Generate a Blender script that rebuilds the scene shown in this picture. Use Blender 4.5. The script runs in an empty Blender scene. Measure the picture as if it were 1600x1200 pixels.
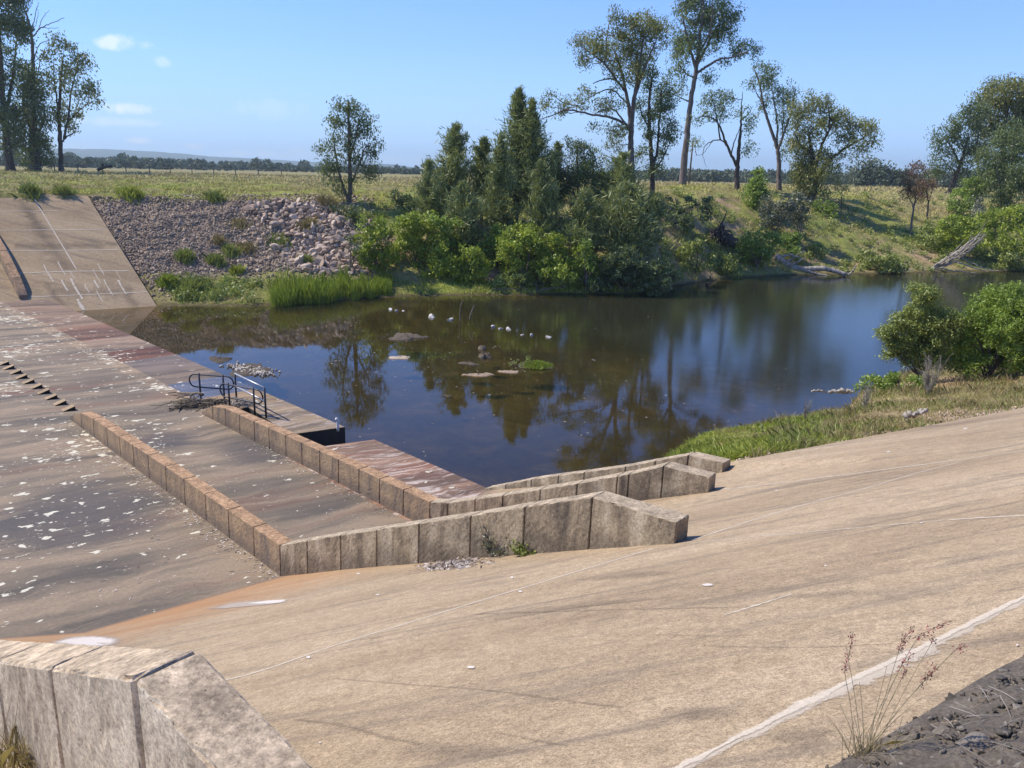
import bpy, bmesh, math, random
import numpy as np
from mathutils import Vector, Matrix
from mathutils.bvhtree import BVHTree
C = bpy.context.scene.collection
SC = bpy.context.scene
R = math.radians
rng = np.random.default_rng(7)
random.seed(7)

# ------------------------------------------------------------------ camera
F_PX, PITCH, ROLL, EYE = 1230.0, math.atan((600-267)/1230.0), R(1.3), 8.0
FW = np.array([0, math.cos(PITCH), -math.sin(PITCH)])
RT0 = np.array([1.0, 0, 0]); UP0 = np.cross(RT0, FW)
RT = math.cos(ROLL)*RT0 + math.sin(ROLL)*UP0
UP = -math.sin(ROLL)*RT0 + math.cos(ROLL)*UP0
CAM = np.array([0, 0, EYE])
cd = bpy.data.cameras.new('camera'); cam = bpy.data.objects.new('camera', cd); C.objects.link(cam)
cd.sensor_width = 36.0; cd.lens = 36.0*F_PX/1600.0; cd.clip_start = 0.1; cd.clip_end = 30000
M = Matrix.Identity(4)
for i in range(3):
    M[i][0], M[i][1], M[i][2], M[i][3] = RT[i], UP[i], -FW[i], CAM[i]
cam.matrix_world = M
SC.camera = cam

# ------------------------------------------------------------------ light
SUN_AZ, SUN_EL = R(-75), R(50)
SC.view_settings.view_transform = 'Standard'; SC.view_settings.look = 'None'
SC.view_settings.exposure = 0.2; SC.view_settings.gamma = 1.0
W = bpy.data.worlds.new('World'); SC.world = W; W.use_nodes = True
SKY_STRENGTH = 0.122
sl = bpy.data.lights.new('sun', 'SUN'); sl.energy = 5.0; sl.angle = R(0.53); sl.color = (1.0, 0.925, 0.8)
so = bpy.data.objects.new('sun', sl); C.objects.link(so)
sdir = Vector((math.sin(SUN_AZ)*math.cos(SUN_EL), math.cos(SUN_AZ)*math.cos(SUN_EL), math.sin(SUN_EL)))
so.rotation_euler = sdir.to_track_quat('Z', 'Y').to_euler(); so.location = (0, 0, 60)

def ray(x, y):
    return FW + RT*(x-800)/F_PX + UP*(600-y)/F_PX
def at_z(x, y, z):
    d = ray(x, y); return CAM + d*((z-EYE)/d[2])
def at_r(x, y, r):
    d = ray(x, y); return CAM + d*(r/math.hypot(d[0], d[1]))
def az_of(x, y):
    d = ray(x, y); return math.atan2(d[0], d[1])

def build_world():
    nt = W.node_tree; nt.nodes.clear(); L = nt.links
    out = nt.nodes.new('ShaderNodeOutputWorld'); bg = nt.nodes.new('ShaderNodeBackground')
    sky = nt.nodes.new('ShaderNodeTexSky'); sky.sky_type = 'NISHITA'; sky.sun_disc = False
    sky.sun_elevation = SUN_EL; sky.sun_rotation = SUN_AZ % (2*math.pi)
    sky.altitude = 0; sky.air_density = 1.0; sky.dust_density = 0.15; sky.ozone_density = 2.6
    tc = nt.nodes.new('ShaderNodeTexCoord')
    nz = nt.nodes.new('ShaderNodeTexNoise'); nz.inputs['Scale'].default_value = 55; nz.inputs['Detail'].default_value = 5
    L.new(tc.outputs['Generated'], nz.inputs['Vector'])
    total = None
    # small fair-weather clouds: direction, width, height (radians), opacity
    for (x, y, w, h, op) in ((187, 67, .03, .009, .6), (252, 97, .010, .006, .3), (198, 169, .026, .008, .8), (172, 190, .05, .006, .35),
                             (219, 220, .014, .0045, .75), (310, 229, .014, .004, .6), (390, 240, .05, .006, .55), (425, 170, .04, .014, .16),
                             (500, 240, .05, .008, .35), (640, 250, .05, .006, .3), (100, 232, .04, .006, .4)):
        d = Vector(ray(x, y)).normalized()
        a = Vector((d.y, -d.x, 0)).normalized(); b = a.cross(d)
        def dot(v):
            n = nt.nodes.new('ShaderNodeVectorMath'); n.operation = 'DOT_PRODUCT'
            L.new(tc.outputs['Generated'], n.inputs[0]); n.inputs[1].default_value = v; return n.outputs['Value']
        def m(op_, p, q):
            n = nt.nodes.new('ShaderNodeMath'); n.operation = op_
            for i, v in enumerate((p, q)):
                if isinstance(v, (int, float)): n.inputs[i].default_value = v
                else: L.new(v, n.inputs[i])
            return n.outputs[0]
        da = m('DIVIDE', dot(a), w); db = m('DIVIDE', dot(b), h)
        r2 = m('ADD', m('MULTIPLY', da, da), m('MULTIPLY', db, db))
        dens = m('SUBTRACT', 1.0, r2)
        dens = m('ADD', dens, m('MULTIPLY', m('SUBTRACT', nz.outputs['Fac'], .5), 3.0))
        dens = m('MULTIPLY', m('MAXIMUM', dens, 0), op)
        front = m('GREATER_THAN', dot(d), .9)
        dens = m('MULTIPLY', m('MINIMUM', dens, op), front)
        total = dens if total is None else m('MAXIMUM', total, dens)
    # clear dry air: deeper blue overhead, pale blue towards the horizon
    tint = nt.nodes.new('ShaderNodeMix'); tint.data_type = 'RGBA'; tint.blend_type = 'MULTIPLY'; tint.inputs['Factor'].default_value = 1
    L.new(sky.outputs[0], tint.inputs['A']); tint.inputs['B'].default_value = (.45, .8, 1.48, 1)
    sp = nt.nodes.new('ShaderNodeSeparateXYZ'); L.new(tc.outputs['Generated'], sp.inputs[0])
    rp = nt.nodes.new('ShaderNodeValToRGB'); L.new(sp.outputs[2], rp.inputs[0]); e = rp.color_ramp.elements
    e.new(.05); e.new(.14); e.new(.3)
    for q, (p, v) in zip(e, ((0, .95), (.05, .74), (.14, .38), (.3, .1), (.55, 0))): q.position = p; q.color = (v, v, v, 1)
    hz = nt.nodes.new('ShaderNodeMix'); hz.data_type = 'RGBA'; L.new(rp.outputs[0], hz.inputs['Factor']); L.new(tint.outputs['Result'], hz.inputs['A'])
    hz.inputs['B'].default_value = (4.3, 6.35, 9.6, 1)
    mx = nt.nodes.new('ShaderNodeMix'); mx.data_type = 'RGBA'
    L.new(total, mx.inputs['Factor']); L.new(hz.outputs['Result'], mx.inputs['A']); mx.inputs['B'].default_value = (8.2, 8.5, 9.0, 1)
    L.new(mx.outputs['Result'], bg.inputs['Color']); bg.inputs['Strength'].default_value = SKY_STRENGTH
    L.new(bg.outputs[0], out.inputs['Surface'])
build_world()

# ------------------------------------------------------------------ helpers
def tag(o, label=None, cat=None, group=None, kind=None):
    if label: o['label'] = label
    if cat: o['category'] = cat
    if group: o['group'] = group
    if kind: o['kind'] = kind
    return o
def empty(name, loc, label, cat, group=None):
    o = bpy.data.objects.new(name, None); C.objects.link(o); o.location = loc; o.empty_display_size = .2
    return tag(o, label, cat, group)
def link(name, me, m, parent=None, loc=None):
    o = bpy.data.objects.new(name, me); C.objects.link(o)
    for mm in (m if isinstance(m, (list, tuple)) else [m]): me.materials.append(mm)
    if parent is not None:
        o.parent = parent
        if loc is None: o.matrix_parent_inverse = Matrix.Translation(-Vector(parent.location))
    if loc is not None: o.location = loc
    return o
def np_mesh(name, V, faces, smooth=False, mi=None, attrs=None):
    """V (n,3); faces: int array (m,k) or list of arrays of such"""
    if not isinstance(faces, list): faces = [faces]
    faces = [np.asarray(f, dtype=np.int32) for f in faces if len(f)]
    me = bpy.data.meshes.new(name); V = np.asarray(V, dtype=np.float32)
    me.vertices.add(len(V)); me.vertices.foreach_set('co', V.ravel())
    nl = sum(f.size for f in faces); npoly = sum(len(f) for f in faces)
    me.loops.add(nl); me.polygons.add(npoly)
    me.loops.foreach_set('vertex_index', np.concatenate([f.ravel() for f in faces]))
    tot = np.concatenate([np.full(len(f), f.shape[1], dtype=np.int32) for f in faces])
    st = np.concatenate([[0], np.cumsum(tot)[:-1]]).astype(np.int32)
    me.polygons.foreach_set('loop_start', st); me.polygons.foreach_set('loop_total', tot)
    if smooth: me.polygons.foreach_set('use_smooth', np.ones(npoly, dtype=bool))
    if mi is not None: me.polygons.foreach_set('material_index', np.asarray(mi, dtype=np.int32))
    for k, a in (attrs or {}).items():
        a = np.asarray(a, dtype=np.float32)
        if a.ndim == 1:
            at = me.attributes.new(k, 'FLOAT', 'POINT'); at.data.foreach_set('value', a)
        else:
            at = me.attributes.new(k, 'FLOAT_COLOR', 'POINT')
            at.data.foreach_set('color', np.concatenate([a[:, :3], np.ones((len(a), 1), np.float32)], 1).ravel())
    me.update(calc_edges=True)
    return me
class MB:
    """collects quads and tubes"""
    def __init__(s): s.V = []; s.F = []; s.n = 0
    def add(s, V, F):
        V = np.asarray(V, float); s.V.append(V); s.F.append(np.asarray(F, int)+s.n); s.n += len(V)
    def tube(s, P, rad, sides=6, cap=True, wob=0.0):
        P = np.asarray(P, float); n = len(P); rad = np.atleast_1d(np.asarray(rad, float)); rad = np.interp(np.linspace(0, 1, n), np.linspace(0, 1, len(rad)), rad) if len(rad) > 1 else np.full(n, rad[0])
        T = np.gradient(P, axis=0); T /= np.linalg.norm(T, axis=1)[:, None]+1e-9
        ref = np.array([0.31, 0.2, 0.93]) if abs(T[:, 2]).mean() < .8 else np.array([1., .1, 0])
        A = np.cross(T, ref); A /= np.linalg.norm(A, axis=1)[:, None]+1e-9; B = np.cross(T, A)
        th = np.arange(sides)/sides*2*np.pi
        rr = rad[:, None]*(1+wob*rng.normal(size=(n, sides))) if wob else np.repeat(rad[:, None], sides, 1)
        V = P[:, None]+rr[..., None]*(np.cos(th)[None, :, None]*A[:, None]+np.sin(th)[None, :, None]*B[:, None])
        i = np.arange(n-1)[:, None]*sides; j = np.arange(sides)[None]; k = (j+1) % sides
        F = np.stack([i+j, i+k, i+sides+k, i+sides+j], -1).reshape(-1, 4)
        V = V.reshape(-1, 3)
        if cap:
            e = len(V); V = np.concatenate([V, P[-1:], P[:1]])
            jj = np.arange(sides); l = (n-1)*sides
            F = np.concatenate([F, np.stack([l+jj, l+(jj+1) % sides, np.full(sides, e), np.full(sides, e)], 1)[:, [0, 1, 2, 2]],
                                np.stack([(jj+1) % sides, jj, np.full(sides, e+1), np.full(sides, e+1)], 1)[:, [0, 1, 2, 2]]])
        s.add(V, F)
    def hexa(s, b, t):
        """bottom 4 + top 4 corners (same winding)"""
        s.add(np.concatenate([b, t]), [[3, 2, 1, 0], [4, 5, 6, 7], [0, 1, 5, 4], [1, 2, 6, 5], [2, 3, 7, 6], [3, 0, 4, 7]])
    def mesh(s, name, smooth=False, attrs=None):
        V = np.concatenate(s.V); F = np.concatenate(s.F)
        tri = F[:, 2] == F[:, 3]
        return np_mesh(name, V, [F[~tri], F[tri][:, :3]], smooth, attrs=attrs)
def curve(P, n=10, jit=0.0):
    """smooth polyline through P (Catmull-Rom)"""
    P = np.asarray(P, float)
    if len(P) == 2:
        t = np.linspace(0, 1, n)[:, None]; Q = P[0]*(1-t)+P[1]*t
    else:
        X = np.concatenate([[2*P[0]-P[1]], P, [2*P[-1]-P[-2]]]); out = []
        for i in range(1, len(X)-2):
            t = np.linspace(0, 1, max(3, n//(len(P)-1)), endpoint=False)[:, None]
            a, b, c, d = X[i-1], X[i], X[i+1], X[i+2]
            out.append(.5*((2*b)+(-a+c)*t+(2*a-5*b+4*c-d)*t**2+(-a+3*b-3*c+d)*t**3))
        Q = np.concatenate(out+[P[-1:]])
    if jit: Q[1:-1] += rng.normal(size=Q[1:-1].shape)*jit
    return Q

# ------------------------------------------------------------------ node materials
class NT:
    def __init__(s, name):
        s.m = bpy.data.materials.new(name); s.m.use_nodes = True; s.t = s.m.node_tree; s.t.nodes.clear(); s.L = s.t.links
        s.tc = s.t.nodes.new('ShaderNodeTexCoord'); s.geo = s.t.nodes.new('ShaderNodeNewGeometry')
        s.pos = s.geo.outputs['Position']; s.obj = s.tc.outputs['Object']
    def put(s, sock, v):
        if isinstance(v, bpy.types.NodeSocket): s.L.new(v, sock)
        elif isinstance(v, (tuple, list)) and len(v) == 3 and sock.type == 'RGBA': sock.default_value = (*v, 1)
        else: sock.default_value = v
    def map(s, vec, scale=(1, 1, 1), rot=(0, 0, 0), loc=(0, 0, 0)):
        n = s.t.nodes.new('ShaderNodeMapping'); s.L.new(vec, n.inputs['Vector'])
        n.inputs['Scale'].default_value = scale; n.inputs['Rotation'].default_value = rot; n.inputs['Location'].default_value = loc
        return n.outputs[0]
    def noise(s, vec, scale, detail=6, rough=.6, dist=0.0, col=False):
        n = s.t.nodes.new('ShaderNodeTexNoise'); s.L.new(vec, n.inputs['Vector'])
        n.inputs['Scale'].default_value = scale; n.inputs['Detail'].default_value = detail
        n.inputs['Roughness'].default_value = rough; n.inputs['Distortion'].default_value = dist
        return n.outputs['Color' if col else 'Fac']
    def voro(s, vec, scale, feature='F1', out='Distance', rnd=1.0):
        n = s.t.nodes.new('ShaderNodeTexVoronoi'); n.feature = feature; s.L.new(vec, n.inputs['Vector'])
        n.inputs['Scale'].default_value = scale; n.inputs['Randomness'].default_value = rnd; return n.outputs[out]
    def ramp(s, fac, stops, interp='LINEAR'):
        n = s.t.nodes.new('ShaderNodeValToRGB'); s.L.new(fac, n.inputs[0]); e = n.color_ramp.elements; n.color_ramp.interpolation = interp
        while len(e) < len(stops): e.new(.5)
        for q, (p, c) in zip(e, stops):
            q.position = p; q.color = (*c, 1) if isinstance(c, (tuple, list)) else (c, c, c, 1)
        return n.outputs[0]
    def mix(s, fac, a, b, mode='MIX'):
        n = s.t.nodes.new('ShaderNodeMix'); n.data_type = 'RGBA'; n.blend_type = mode
        s.put(n.inputs['Factor'], fac); s.put(n.inputs['A'], a); s.put(n.inputs['B'], b); return n.outputs['Result']
    def math(s, op, a, b=0.0, clamp=False):
        n = s.t.nodes.new('ShaderNodeMath'); n.operation = op; n.use_clamp = clamp; s.put(n.inputs[0], a); s.put(n.inputs[1], b); return n.outputs[0]
    def attr(s, name, out='Fac'):
        n = s.t.nodes.new('ShaderNodeAttribute'); n.attribute_name = name; return n.outputs[out]
    def bump(s, h, strength=.3, dist=.02, normal=None):
        n = s.t.nodes.new('ShaderNodeBump'); s.put(n.inputs['Height'], h); n.inputs['Strength'].default_value = strength
        n.inputs['Distance'].default_value = dist
        if normal is not None: s.L.new(normal, n.inputs['Normal'])
        return n.outputs[0]
    def sep(s, vec):
        n = s.t.nodes.new('ShaderNodeSeparateXYZ'); s.L.new(vec, n.inputs[0]); return n.outputs
    def bsdf(s, col, rough=.9, normal=None, spec=.3, **kw):
        n = s.t.nodes.new('ShaderNodeBsdfPrincipled'); s.put(n.inputs['Base Color'], col); s.put(n.inputs['Roughness'], rough)
        n.inputs['Specular IOR Level'].default_value = spec
        if normal is not None: s.L.new(normal, n.inputs['Normal'])
        for k, v in kw.items(): s.put(n.inputs[k], v)
        return n.outputs[0]
    def out(s, sh, vol=None):
        o = s.t.nodes.new('ShaderNodeOutputMaterial'); s.L.new(sh, o.inputs['Surface']); return s.m

def leaf_mat(name, dark, light, trans=.35, patch=.25, warm=None, gloss=.5):
    t = NT(name); isl = t.geo.outputs['Random Per Island']
    c = t.ramp(isl, [(0, dark), (.55, tuple((a+b)/2 for a, b in zip(dark, light))), (1, light)])
    n = t.noise(t.pos, .55, 3, .6)
    c = t.mix(t.math('MULTIPLY', t.ramp(n, [(.4, 0), (.62, 1)]), patch*2), c, warm or tuple(min(1, v*1.25) for v in light))
    d = t.bsdf(c, .48, spec=gloss)
    tr = t.t.nodes.new('ShaderNodeBsdfTranslucent'); t.L.new(t.mix(.5, c, (.16, .2, .02)), tr.inputs['Color'])
    mx = t.t.nodes.new('ShaderNodeMixShader'); mx.inputs[0].default_value = trans; t.L.new(d, mx.inputs[1]); t.L.new(tr.outputs[0], mx.inputs[2])
    return t.out(mx.outputs[0])
def bark_mat(name, a, b, scale=1.0):
    t = NT(name); v = t.map(t.pos, (2.2*scale, 2.2*scale, .5*scale)); n = t.noise(v, 2.2, 8, .65, .4)
    c = t.ramp(n, [(.32, a), (.66, b)])
    return t.out(t.bsdf(c, .9, t.bump(n, .6, .05)))
MAT = {}
MAT['euc'] = leaf_mat('eucalypt_leaf', (0.070, 0.111, 0.042), (0.243, 0.285, 0.103))
MAT['euc_dark'] = leaf_mat('dark_eucalypt_leaf', (0.050, 0.085, 0.035), (0.180, 0.220, 0.086))
MAT['euc_olive'] = leaf_mat('olive_eucalypt_leaf', (0.097, 0.113, 0.035), (0.320, 0.314, 0.089))
MAT['cas'] = leaf_mat('casuarina_needle', (0.118, 0.144, 0.048), (0.349, 0.379, 0.132), .25)
MAT['lime'] = leaf_mat('bright_shrub_leaf', (0.125, 0.196, 0.023), (0.470, 0.541, 0.068), .4)
MAT['green'] = leaf_mat('green_shrub_leaf', (0.105, 0.181, 0.032), (0.351, 0.455, 0.077), .4)
MAT['olive'] = leaf_mat('olive_shrub_leaf', (0.129, 0.170, 0.042), (0.372, 0.413, 0.103), .3)
MAT['grey'] = leaf_mat('grey_shrub_leaf', (0.090, 0.099, 0.060), (0.255, 0.255, 0.165), .2)
MAT['brown'] = leaf_mat('brown_leaf', (0.098, 0.049, 0.028), (0.280, 0.147, 0.084), .3)
MAT['reed'] = leaf_mat('reed_blade', (0.105, 0.161, 0.017), (0.350, 0.435, 0.056), .4)
MAT['grass'] = leaf_mat('bank_grass', (0.147, 0.218, 0.029), (0.491, 0.524, 0.090), .35)
MAT['dry'] = leaf_mat('dry_grass', (0.176, 0.121, 0.055), (0.462, 0.363, 0.187), .3)
MAT['far_leaf'] = leaf_mat('distant_leaf', (0.101, 0.124, 0.081), (0.169, 0.189, 0.128), .1, gloss=.05)
MAT['bark'] = bark_mat('dark_bark', (.03, .023, .018), (.13, .1, .08))
MAT['bark_pale'] = bark_mat('pale_bark', (.09, .07, .06), (.25, .2, .175))
MAT['bark_mid'] = bark_mat('mid_bark', (.07, .052, .042), (.24, .19, .16))
MAT['deadwood'] = bark_mat('bleached_wood', (.16, .13, .1), (.5, .45, .38))
MAT['driftwood'] = bark_mat('drift_wood', (.06, .045, .03), (.3, .24, .17), 3)

# field grass: patches of yellow green, straw and brown that stay with the ground
def field_mat():
    t = NT('field_grass'); isl = t.geo.outputs['Random Per Island']
    n = t.noise(t.map(t.pos, (1, .55, 1)), .13, 7, .7)
    c = t.ramp(n, [(.38, (.5, .39, .19)), (.48, (.5, .42, .16)), (.57, (.56, .56, .11)), (.66, (.38, .46, .07))])
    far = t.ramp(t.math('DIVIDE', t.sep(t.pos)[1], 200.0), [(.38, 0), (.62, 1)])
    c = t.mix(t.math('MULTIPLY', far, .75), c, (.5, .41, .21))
    c = t.mix(.5, c, t.ramp(isl, [(0, (.35,)*3), (1, (1.5,)*3)]), 'MULTIPLY')
    return t.out(t.bsdf(c, .85, spec=.1))
MAT['field'] = field_mat()
def terrain_mat():
    t = NT('ground'); p = t.pos
    n = t.noise(t.map(p, (1, .55, 1)), .16, 5, .65); f = t.noise(p, 2.4, 8, .7)
    grass = t.ramp(n, [(.34, (.22, .175, .085)), (.46, (.22, .2, .07)), (.56, (.24, .255, .055)), (.68, (.17, .21, .045))])
    grass = t.mix(.75, grass, t.ramp(f, [(.3, (.4,)*3), (.7, (1.5,)*3)]), 'MULTIPLY')
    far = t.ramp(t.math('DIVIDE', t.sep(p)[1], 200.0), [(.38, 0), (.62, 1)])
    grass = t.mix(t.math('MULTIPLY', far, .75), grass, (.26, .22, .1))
    soil = t.ramp(f, [(.3, (.2, .125, .075)), (.55, (.42, .28, .175)), (.75, (.55, .41, .27))])
    mud = t.ramp(t.noise(p, .7, 8, .7, .8), [(.35, (.055, .045, .02)), (.55, (.105, .085, .036)), (.72, (.2, .16, .085))])
    rub = t.ramp(t.noise(p, 5, 6, .7), [(.3, (.14, .1, .075)), (.55, (.3, .225, .165)), (.75, (.44, .35, .27))])
    g = t.attr('cover', 'Color'); s = t.sep(g)
    c = t.mix(s[0], grass, soil); c = t.mix(s[1], c, rub); c = t.mix(s[2], c, mud)
    return t.out(t.bsdf(c, .95, t.bump(f, .8, .12), spec=.15))
MAT['ground'] = terrain_mat()
def rock_mat(name, cols, scale=3.0):
    t = NT(name); oi = t.t.nodes.new('ShaderNodeObjectInfo'); isl = t.geo.outputs['Random Per Island']
    r = t.math('FRACT', t.math('ADD', oi.outputs['Random'], isl))
    c = t.ramp(r, [(i/(len(cols)-1), k) for i, k in enumerate(cols)])
    n = t.noise(t.pos, scale, 7, .65); c = t.mix(.8, c, t.ramp(n, [(.25, (.5,)*3), (.75, (1.4,)*3)]), 'MULTIPLY')
    return t.out(t.bsdf(c, .9, t.bump(n, .7, .06)))
MAT['rock'] = rock_mat('pinkish_rock', [(.2, .14, .098), (.5, .375, .275), (.35, .265, .2), (.6, .47, .36), (.44, .31, .215), (.52, .42, .33)])
MAT['rubble'] = rock_mat('rubble_stone', [(.15, .11, .075), (.35, .265, .185), (.27, .205, .145), (.52, .415, .31), (.31, .22, .15), (.39, .305, .225)], 6)
MAT['pale_rock'] = rock_mat('pale_rock', [(.4, .37, .33), (.62, .59, .54), (.5, .46, .41)], 8)
MAT['blue_gravel'] = rock_mat('dark_gravel', [(.05, .042, .033), (.15, .132, .11), (.09, .078, .062), (.32, .285, .24), (.18, .14, .1), (.17, .157, .142)], 30)
MAT['mud'] = rock_mat('grey_mud', [(.075, .058, .04), (.14, .112, .082)], 5)

def concrete_apron(name='tan_concrete', wear=(1, 1, 1)):
    t = NT(name); p = t.pos
    big = t.noise(t.map(p, (.16, .5, .5), (0, 0, R(-4))), 1.0, 6, .6, .5)
    fine = t.noise(p, 34, 5, .85); mid = t.noise(p, 7, 6, .7); grit = t.noise(p, 110, 3, .8)
    st = t.noise(t.map(p, (.1, 2.6, 1.2), (0, 0, R(-8))), 1.0, 5, .65, .9)
    c = t.ramp(big, [(.3, (.295, .215, .134)), (.5, (.38, .284, .178)), (.72, (.455, .346, .226))])
    c = t.mix(.75, c, t.ramp(mid, [(.3, (.74,)*3), (.7, (1.22,)*3)]), 'MULTIPLY')
    c = t.mix(.7, c, t.ramp(fine, [(.36, (.55, .53, .5)), (.5, (1.0,)*3), (.64, (1.4,)*3)]), 'MULTIPLY')
    c = t.mix(.75, c, t.ramp(grit, [(.36, (.5,)*3), (.5, (1,)*3), (.64, (1.42,)*3)]), 'MULTIPLY')
    c = t.mix(1.0, c, wear, 'MULTIPLY')
    streak = t.math('MULTIPLY', t.ramp(st, [(.52, 0), (.7, 1)]), .6)
    c = t.mix(streak, c, (.13, .105, .085))
    st2 = t.noise(t.map(p, (.05, 7.0, 3), (0, 0, R(6)), (3, 1, 0)), 1.0, 3, .5, 1.4)
    c = t.mix(t.math('MULTIPLY', t.ramp(st2, [(.66, 0), (.7, 1)]), .4), c, (.15, .115, .09))
    o = t.attr('rust'); on = t.noise(t.map(p, (.5, 1.3, 1)), 1.2, 5, .6)
    c = t.mix(t.math('MULTIPLY', o, t.ramp(on, [(.3, .35), (.6, 1)])), c, (.36, .19, .085))
    c = t.mix(t.math('MULTIPLY', t.attr('foot'), .8), c, (.15, .1, .075))
    h = t.math('ADD', t.math('MULTIPLY', fine, .6), t.math('MULTIPLY', grit, .4))
    return t.out(t.bsdf(c, .92, t.bump(h, .5, .012), spec=.2))
MAT['apron'] = concrete_apron()
MAT['apron_old'] = concrete_apron('weathered_concrete', (.92, .9, .86))
def ragged_white(name, col, base=None, sc=9.0, amax=.9):
    """mark with broken edges; 'edge' runs 0 in the middle to 1 at the rim"""
    t = NT(name); e = t.attr('edge'); n = t.noise(t.pos, sc, 8, .8); f = t.noise(t.pos, 45, 4, .8)
    k = t.math('SUBTRACT', t.math('ADD', t.math('MULTIPLY', t.math('ADD', t.math('MULTIPLY', n, .6), t.math('MULTIPLY', f, .4)), 1.6), -.15), e)
    a = t.ramp(k, [(.0, 0), (.32 if amax > .5 else 1.0, amax)])
    d = t.bsdf(t.mix(.6, col, t.ramp(f, [(.3, (.7,)*3), (.7, (1.2,)*3)]), 'MULTIPLY'), .9, spec=.2)
    tr = t.t.nodes.new('ShaderNodeBsdfTransparent')
    mx = t.t.nodes.new('ShaderNodeMixShader'); t.L.new(a, mx.inputs[0]); t.L.new(tr.outputs[0], mx.inputs[1]); t.L.new(d, mx.inputs[2])
    return t.out(mx.outputs[0])
MAT['seam'] = ragged_white('joint_lime', (.64, .55, .43), sc=24, amax=.8)
MAT['lime_white'] = ragged_white('lime_deposit', (.7, .63, .55), sc=5, amax=.85)
MAT['seam_soft'] = ragged_white('scoured_lime', (.64, .55, .43), sc=38, amax=.62)
MAT['red_soil'] = ragged_white('red_soil', (.3, .13, .075), sc=6)
MAT['crack'] = ragged_white('dark_crack', (.15, .115, .085), sc=10, amax=.42)
MAT['lime_grey'] = ragged_white('grey_lime', (.42, .35, .28), sc=3)
MAT['stain_dark'] = ragged_white('dark_algae', (.15, .12, .095), sc=2.2, amax=.42)

def floor_mat():
    t = NT('stained_floor'); p = t.pos; a = R(-(90-58))   # flow runs 58 degrees east of the view
    q = t.map(p, (1, 1, 1), (0, 0, a))
    warp = t.noise(p, .35, 4, .6, 0, True)
    wv = t.t.nodes.new('ShaderNodeVectorMath'); wv.operation = 'MULTIPLY_ADD'; t.L.new(warp, wv.inputs[0]); wv.inputs[1].default_value = (1.5, 1.5, 0); t.L.new(q, wv.inputs[2])
    s1 = t.noise(t.map(wv.outputs[0], (.13, .95, 1)), 1.0, 8, .62, .4)
    s2 = t.noise(t.map(wv.outputs[0], (.3, 2.6, 1), loc=(7, 3, 0)), 1.0, 7, .65, .6)
    fine = t.noise(p, 14, 6, .75)
    c = t.ramp(s1, [(.3, (.085, .075, .065)), (.41, (.155, .13, .1)), (.5, (.24, .19, .135)), (.6, (.36, .275, .185)), (.72, (.21, .17, .125))])
    c = t.mix(t.math('MULTIPLY', t.ramp(s2, [(.5, 0), (.68, 1)]), .55), c, (.3, .23, .165))
    c = t.mix(t.math('MULTIPLY', t.ramp(s2, [(.3, 1), (.42, 0)]), .5), c, (.1, .088, .085))
    red = t.noise(t.map(wv.outputs[0], (.12, .8, 1), loc=(2, 9, 0)), .8, 5, .6)
    c = t.mix(t.math('MULTIPLY', t.ramp(red, [(.56, 0), (.66, 1)]), t.math('MULTIPLY', t.attr('red'), .8)), c, (.2, .075, .05))
    c = t.mix(1.0, c, t.attr('tint', 'Color'), 'MULTIPLY'); c = t.mix(1.0, c, (.83, .81, .78), "MULTIPLY")
    # cream lichen blots, crowded in places
    crowd = t.noise(t.map(p, (1, 1, 1), loc=(4, 1, 0)), .3, 4, .65)
    def near(pt, r):
        n = t.t.nodes.new('ShaderNodeVectorMath'); n.operation = 'DISTANCE'; t.L.new(p, n.inputs[0]); n.inputs[1].default_value = pt
        return t.math('SUBTRACT', 1.0, t.math('DIVIDE', n.outputs['Value'], r), True)
    boost = None
    for x, y, r, k_ in ((180, 680, 3.2, .16), (250, 740, 2.4, .12), (80, 820, 3.4, .14), (60, 560, 7.0, .10), (170, 550, 7.0, .13), (40, 920, 2.0, .09), (240, 600, 4.0, .09), (20, 500, 9.0, .08)):
        b_ = t.math('MULTIPLY', near(tuple(at_z(x, y, 0)), r), k_*.62); boost = b_ if boost is None else t.math('MAXIMUM', boost, b_)
    slate = t.math('MAXIMUM', near(tuple(at_z(120, 805, 0)), 3.2), t.math('MAXIMUM', near(tuple(at_z(420, 700, 0)), 2.2), near(tuple(at_z(250, 690, 0)), 1.6)))
    c = t.mix(t.math('MULTIPLY', t.ramp(t.math('ADD', t.math('MULTIPLY', slate, .9), t.math('SUBTRACT', s2, .5)), [(.25, 0), (.5, 1)]), .75), c, (.075, .068, .066))
    w3 = t.math('MULTIPLY', t.ramp(t.noise(t.map(wv.outputs[0], (.5, 3.4, 1), loc=(1, 5, 0)), 1.2, 8, .7, .5), [(.5, 0), (.6, 1)]), t.attr('streak'))
    c = t.mix(w3, c, (.5, .41, .34))
    sp = t.noise(t.map(q, (1.7, 2.5, 1)), 1.5, 5, .55, .2)
    thr = t.math('ADD', t.math('MULTIPLY', t.ramp(crowd, [(.46, 0), (.66, 1)]), .1), t.math('MULTIPLY', t.attr('lichen'), .11))
    thr = t.math('ADD', thr, boost)
    k = t.ramp(t.math('ADD', sp, thr), [(.72, 0), (.735, 1)])
    sp2 = t.noise(t.map(q, (4, 9, 1)), 1.6, 3, .5)
    k2 = t.ramp(t.math('ADD', sp2, thr), [(.775, 0), (.79, 1)])
    k = t.math('MAXIMUM', k, k2)
    c = t.mix(t.math('MULTIPLY', k, .9), c, (.68, .63, .48))
    c = t.mix(.7, c, t.ramp(fine, [(.3, (.7,)*3), (.7, (1.25,)*3)]), 'MULTIPLY')
    return t.out(t.bsdf(c, t.math('SUBTRACT', .85, t.attr('wet')), t.bump(fine, .25, .01), spec=.35))
MAT['floor'] = floor_mat()
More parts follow.
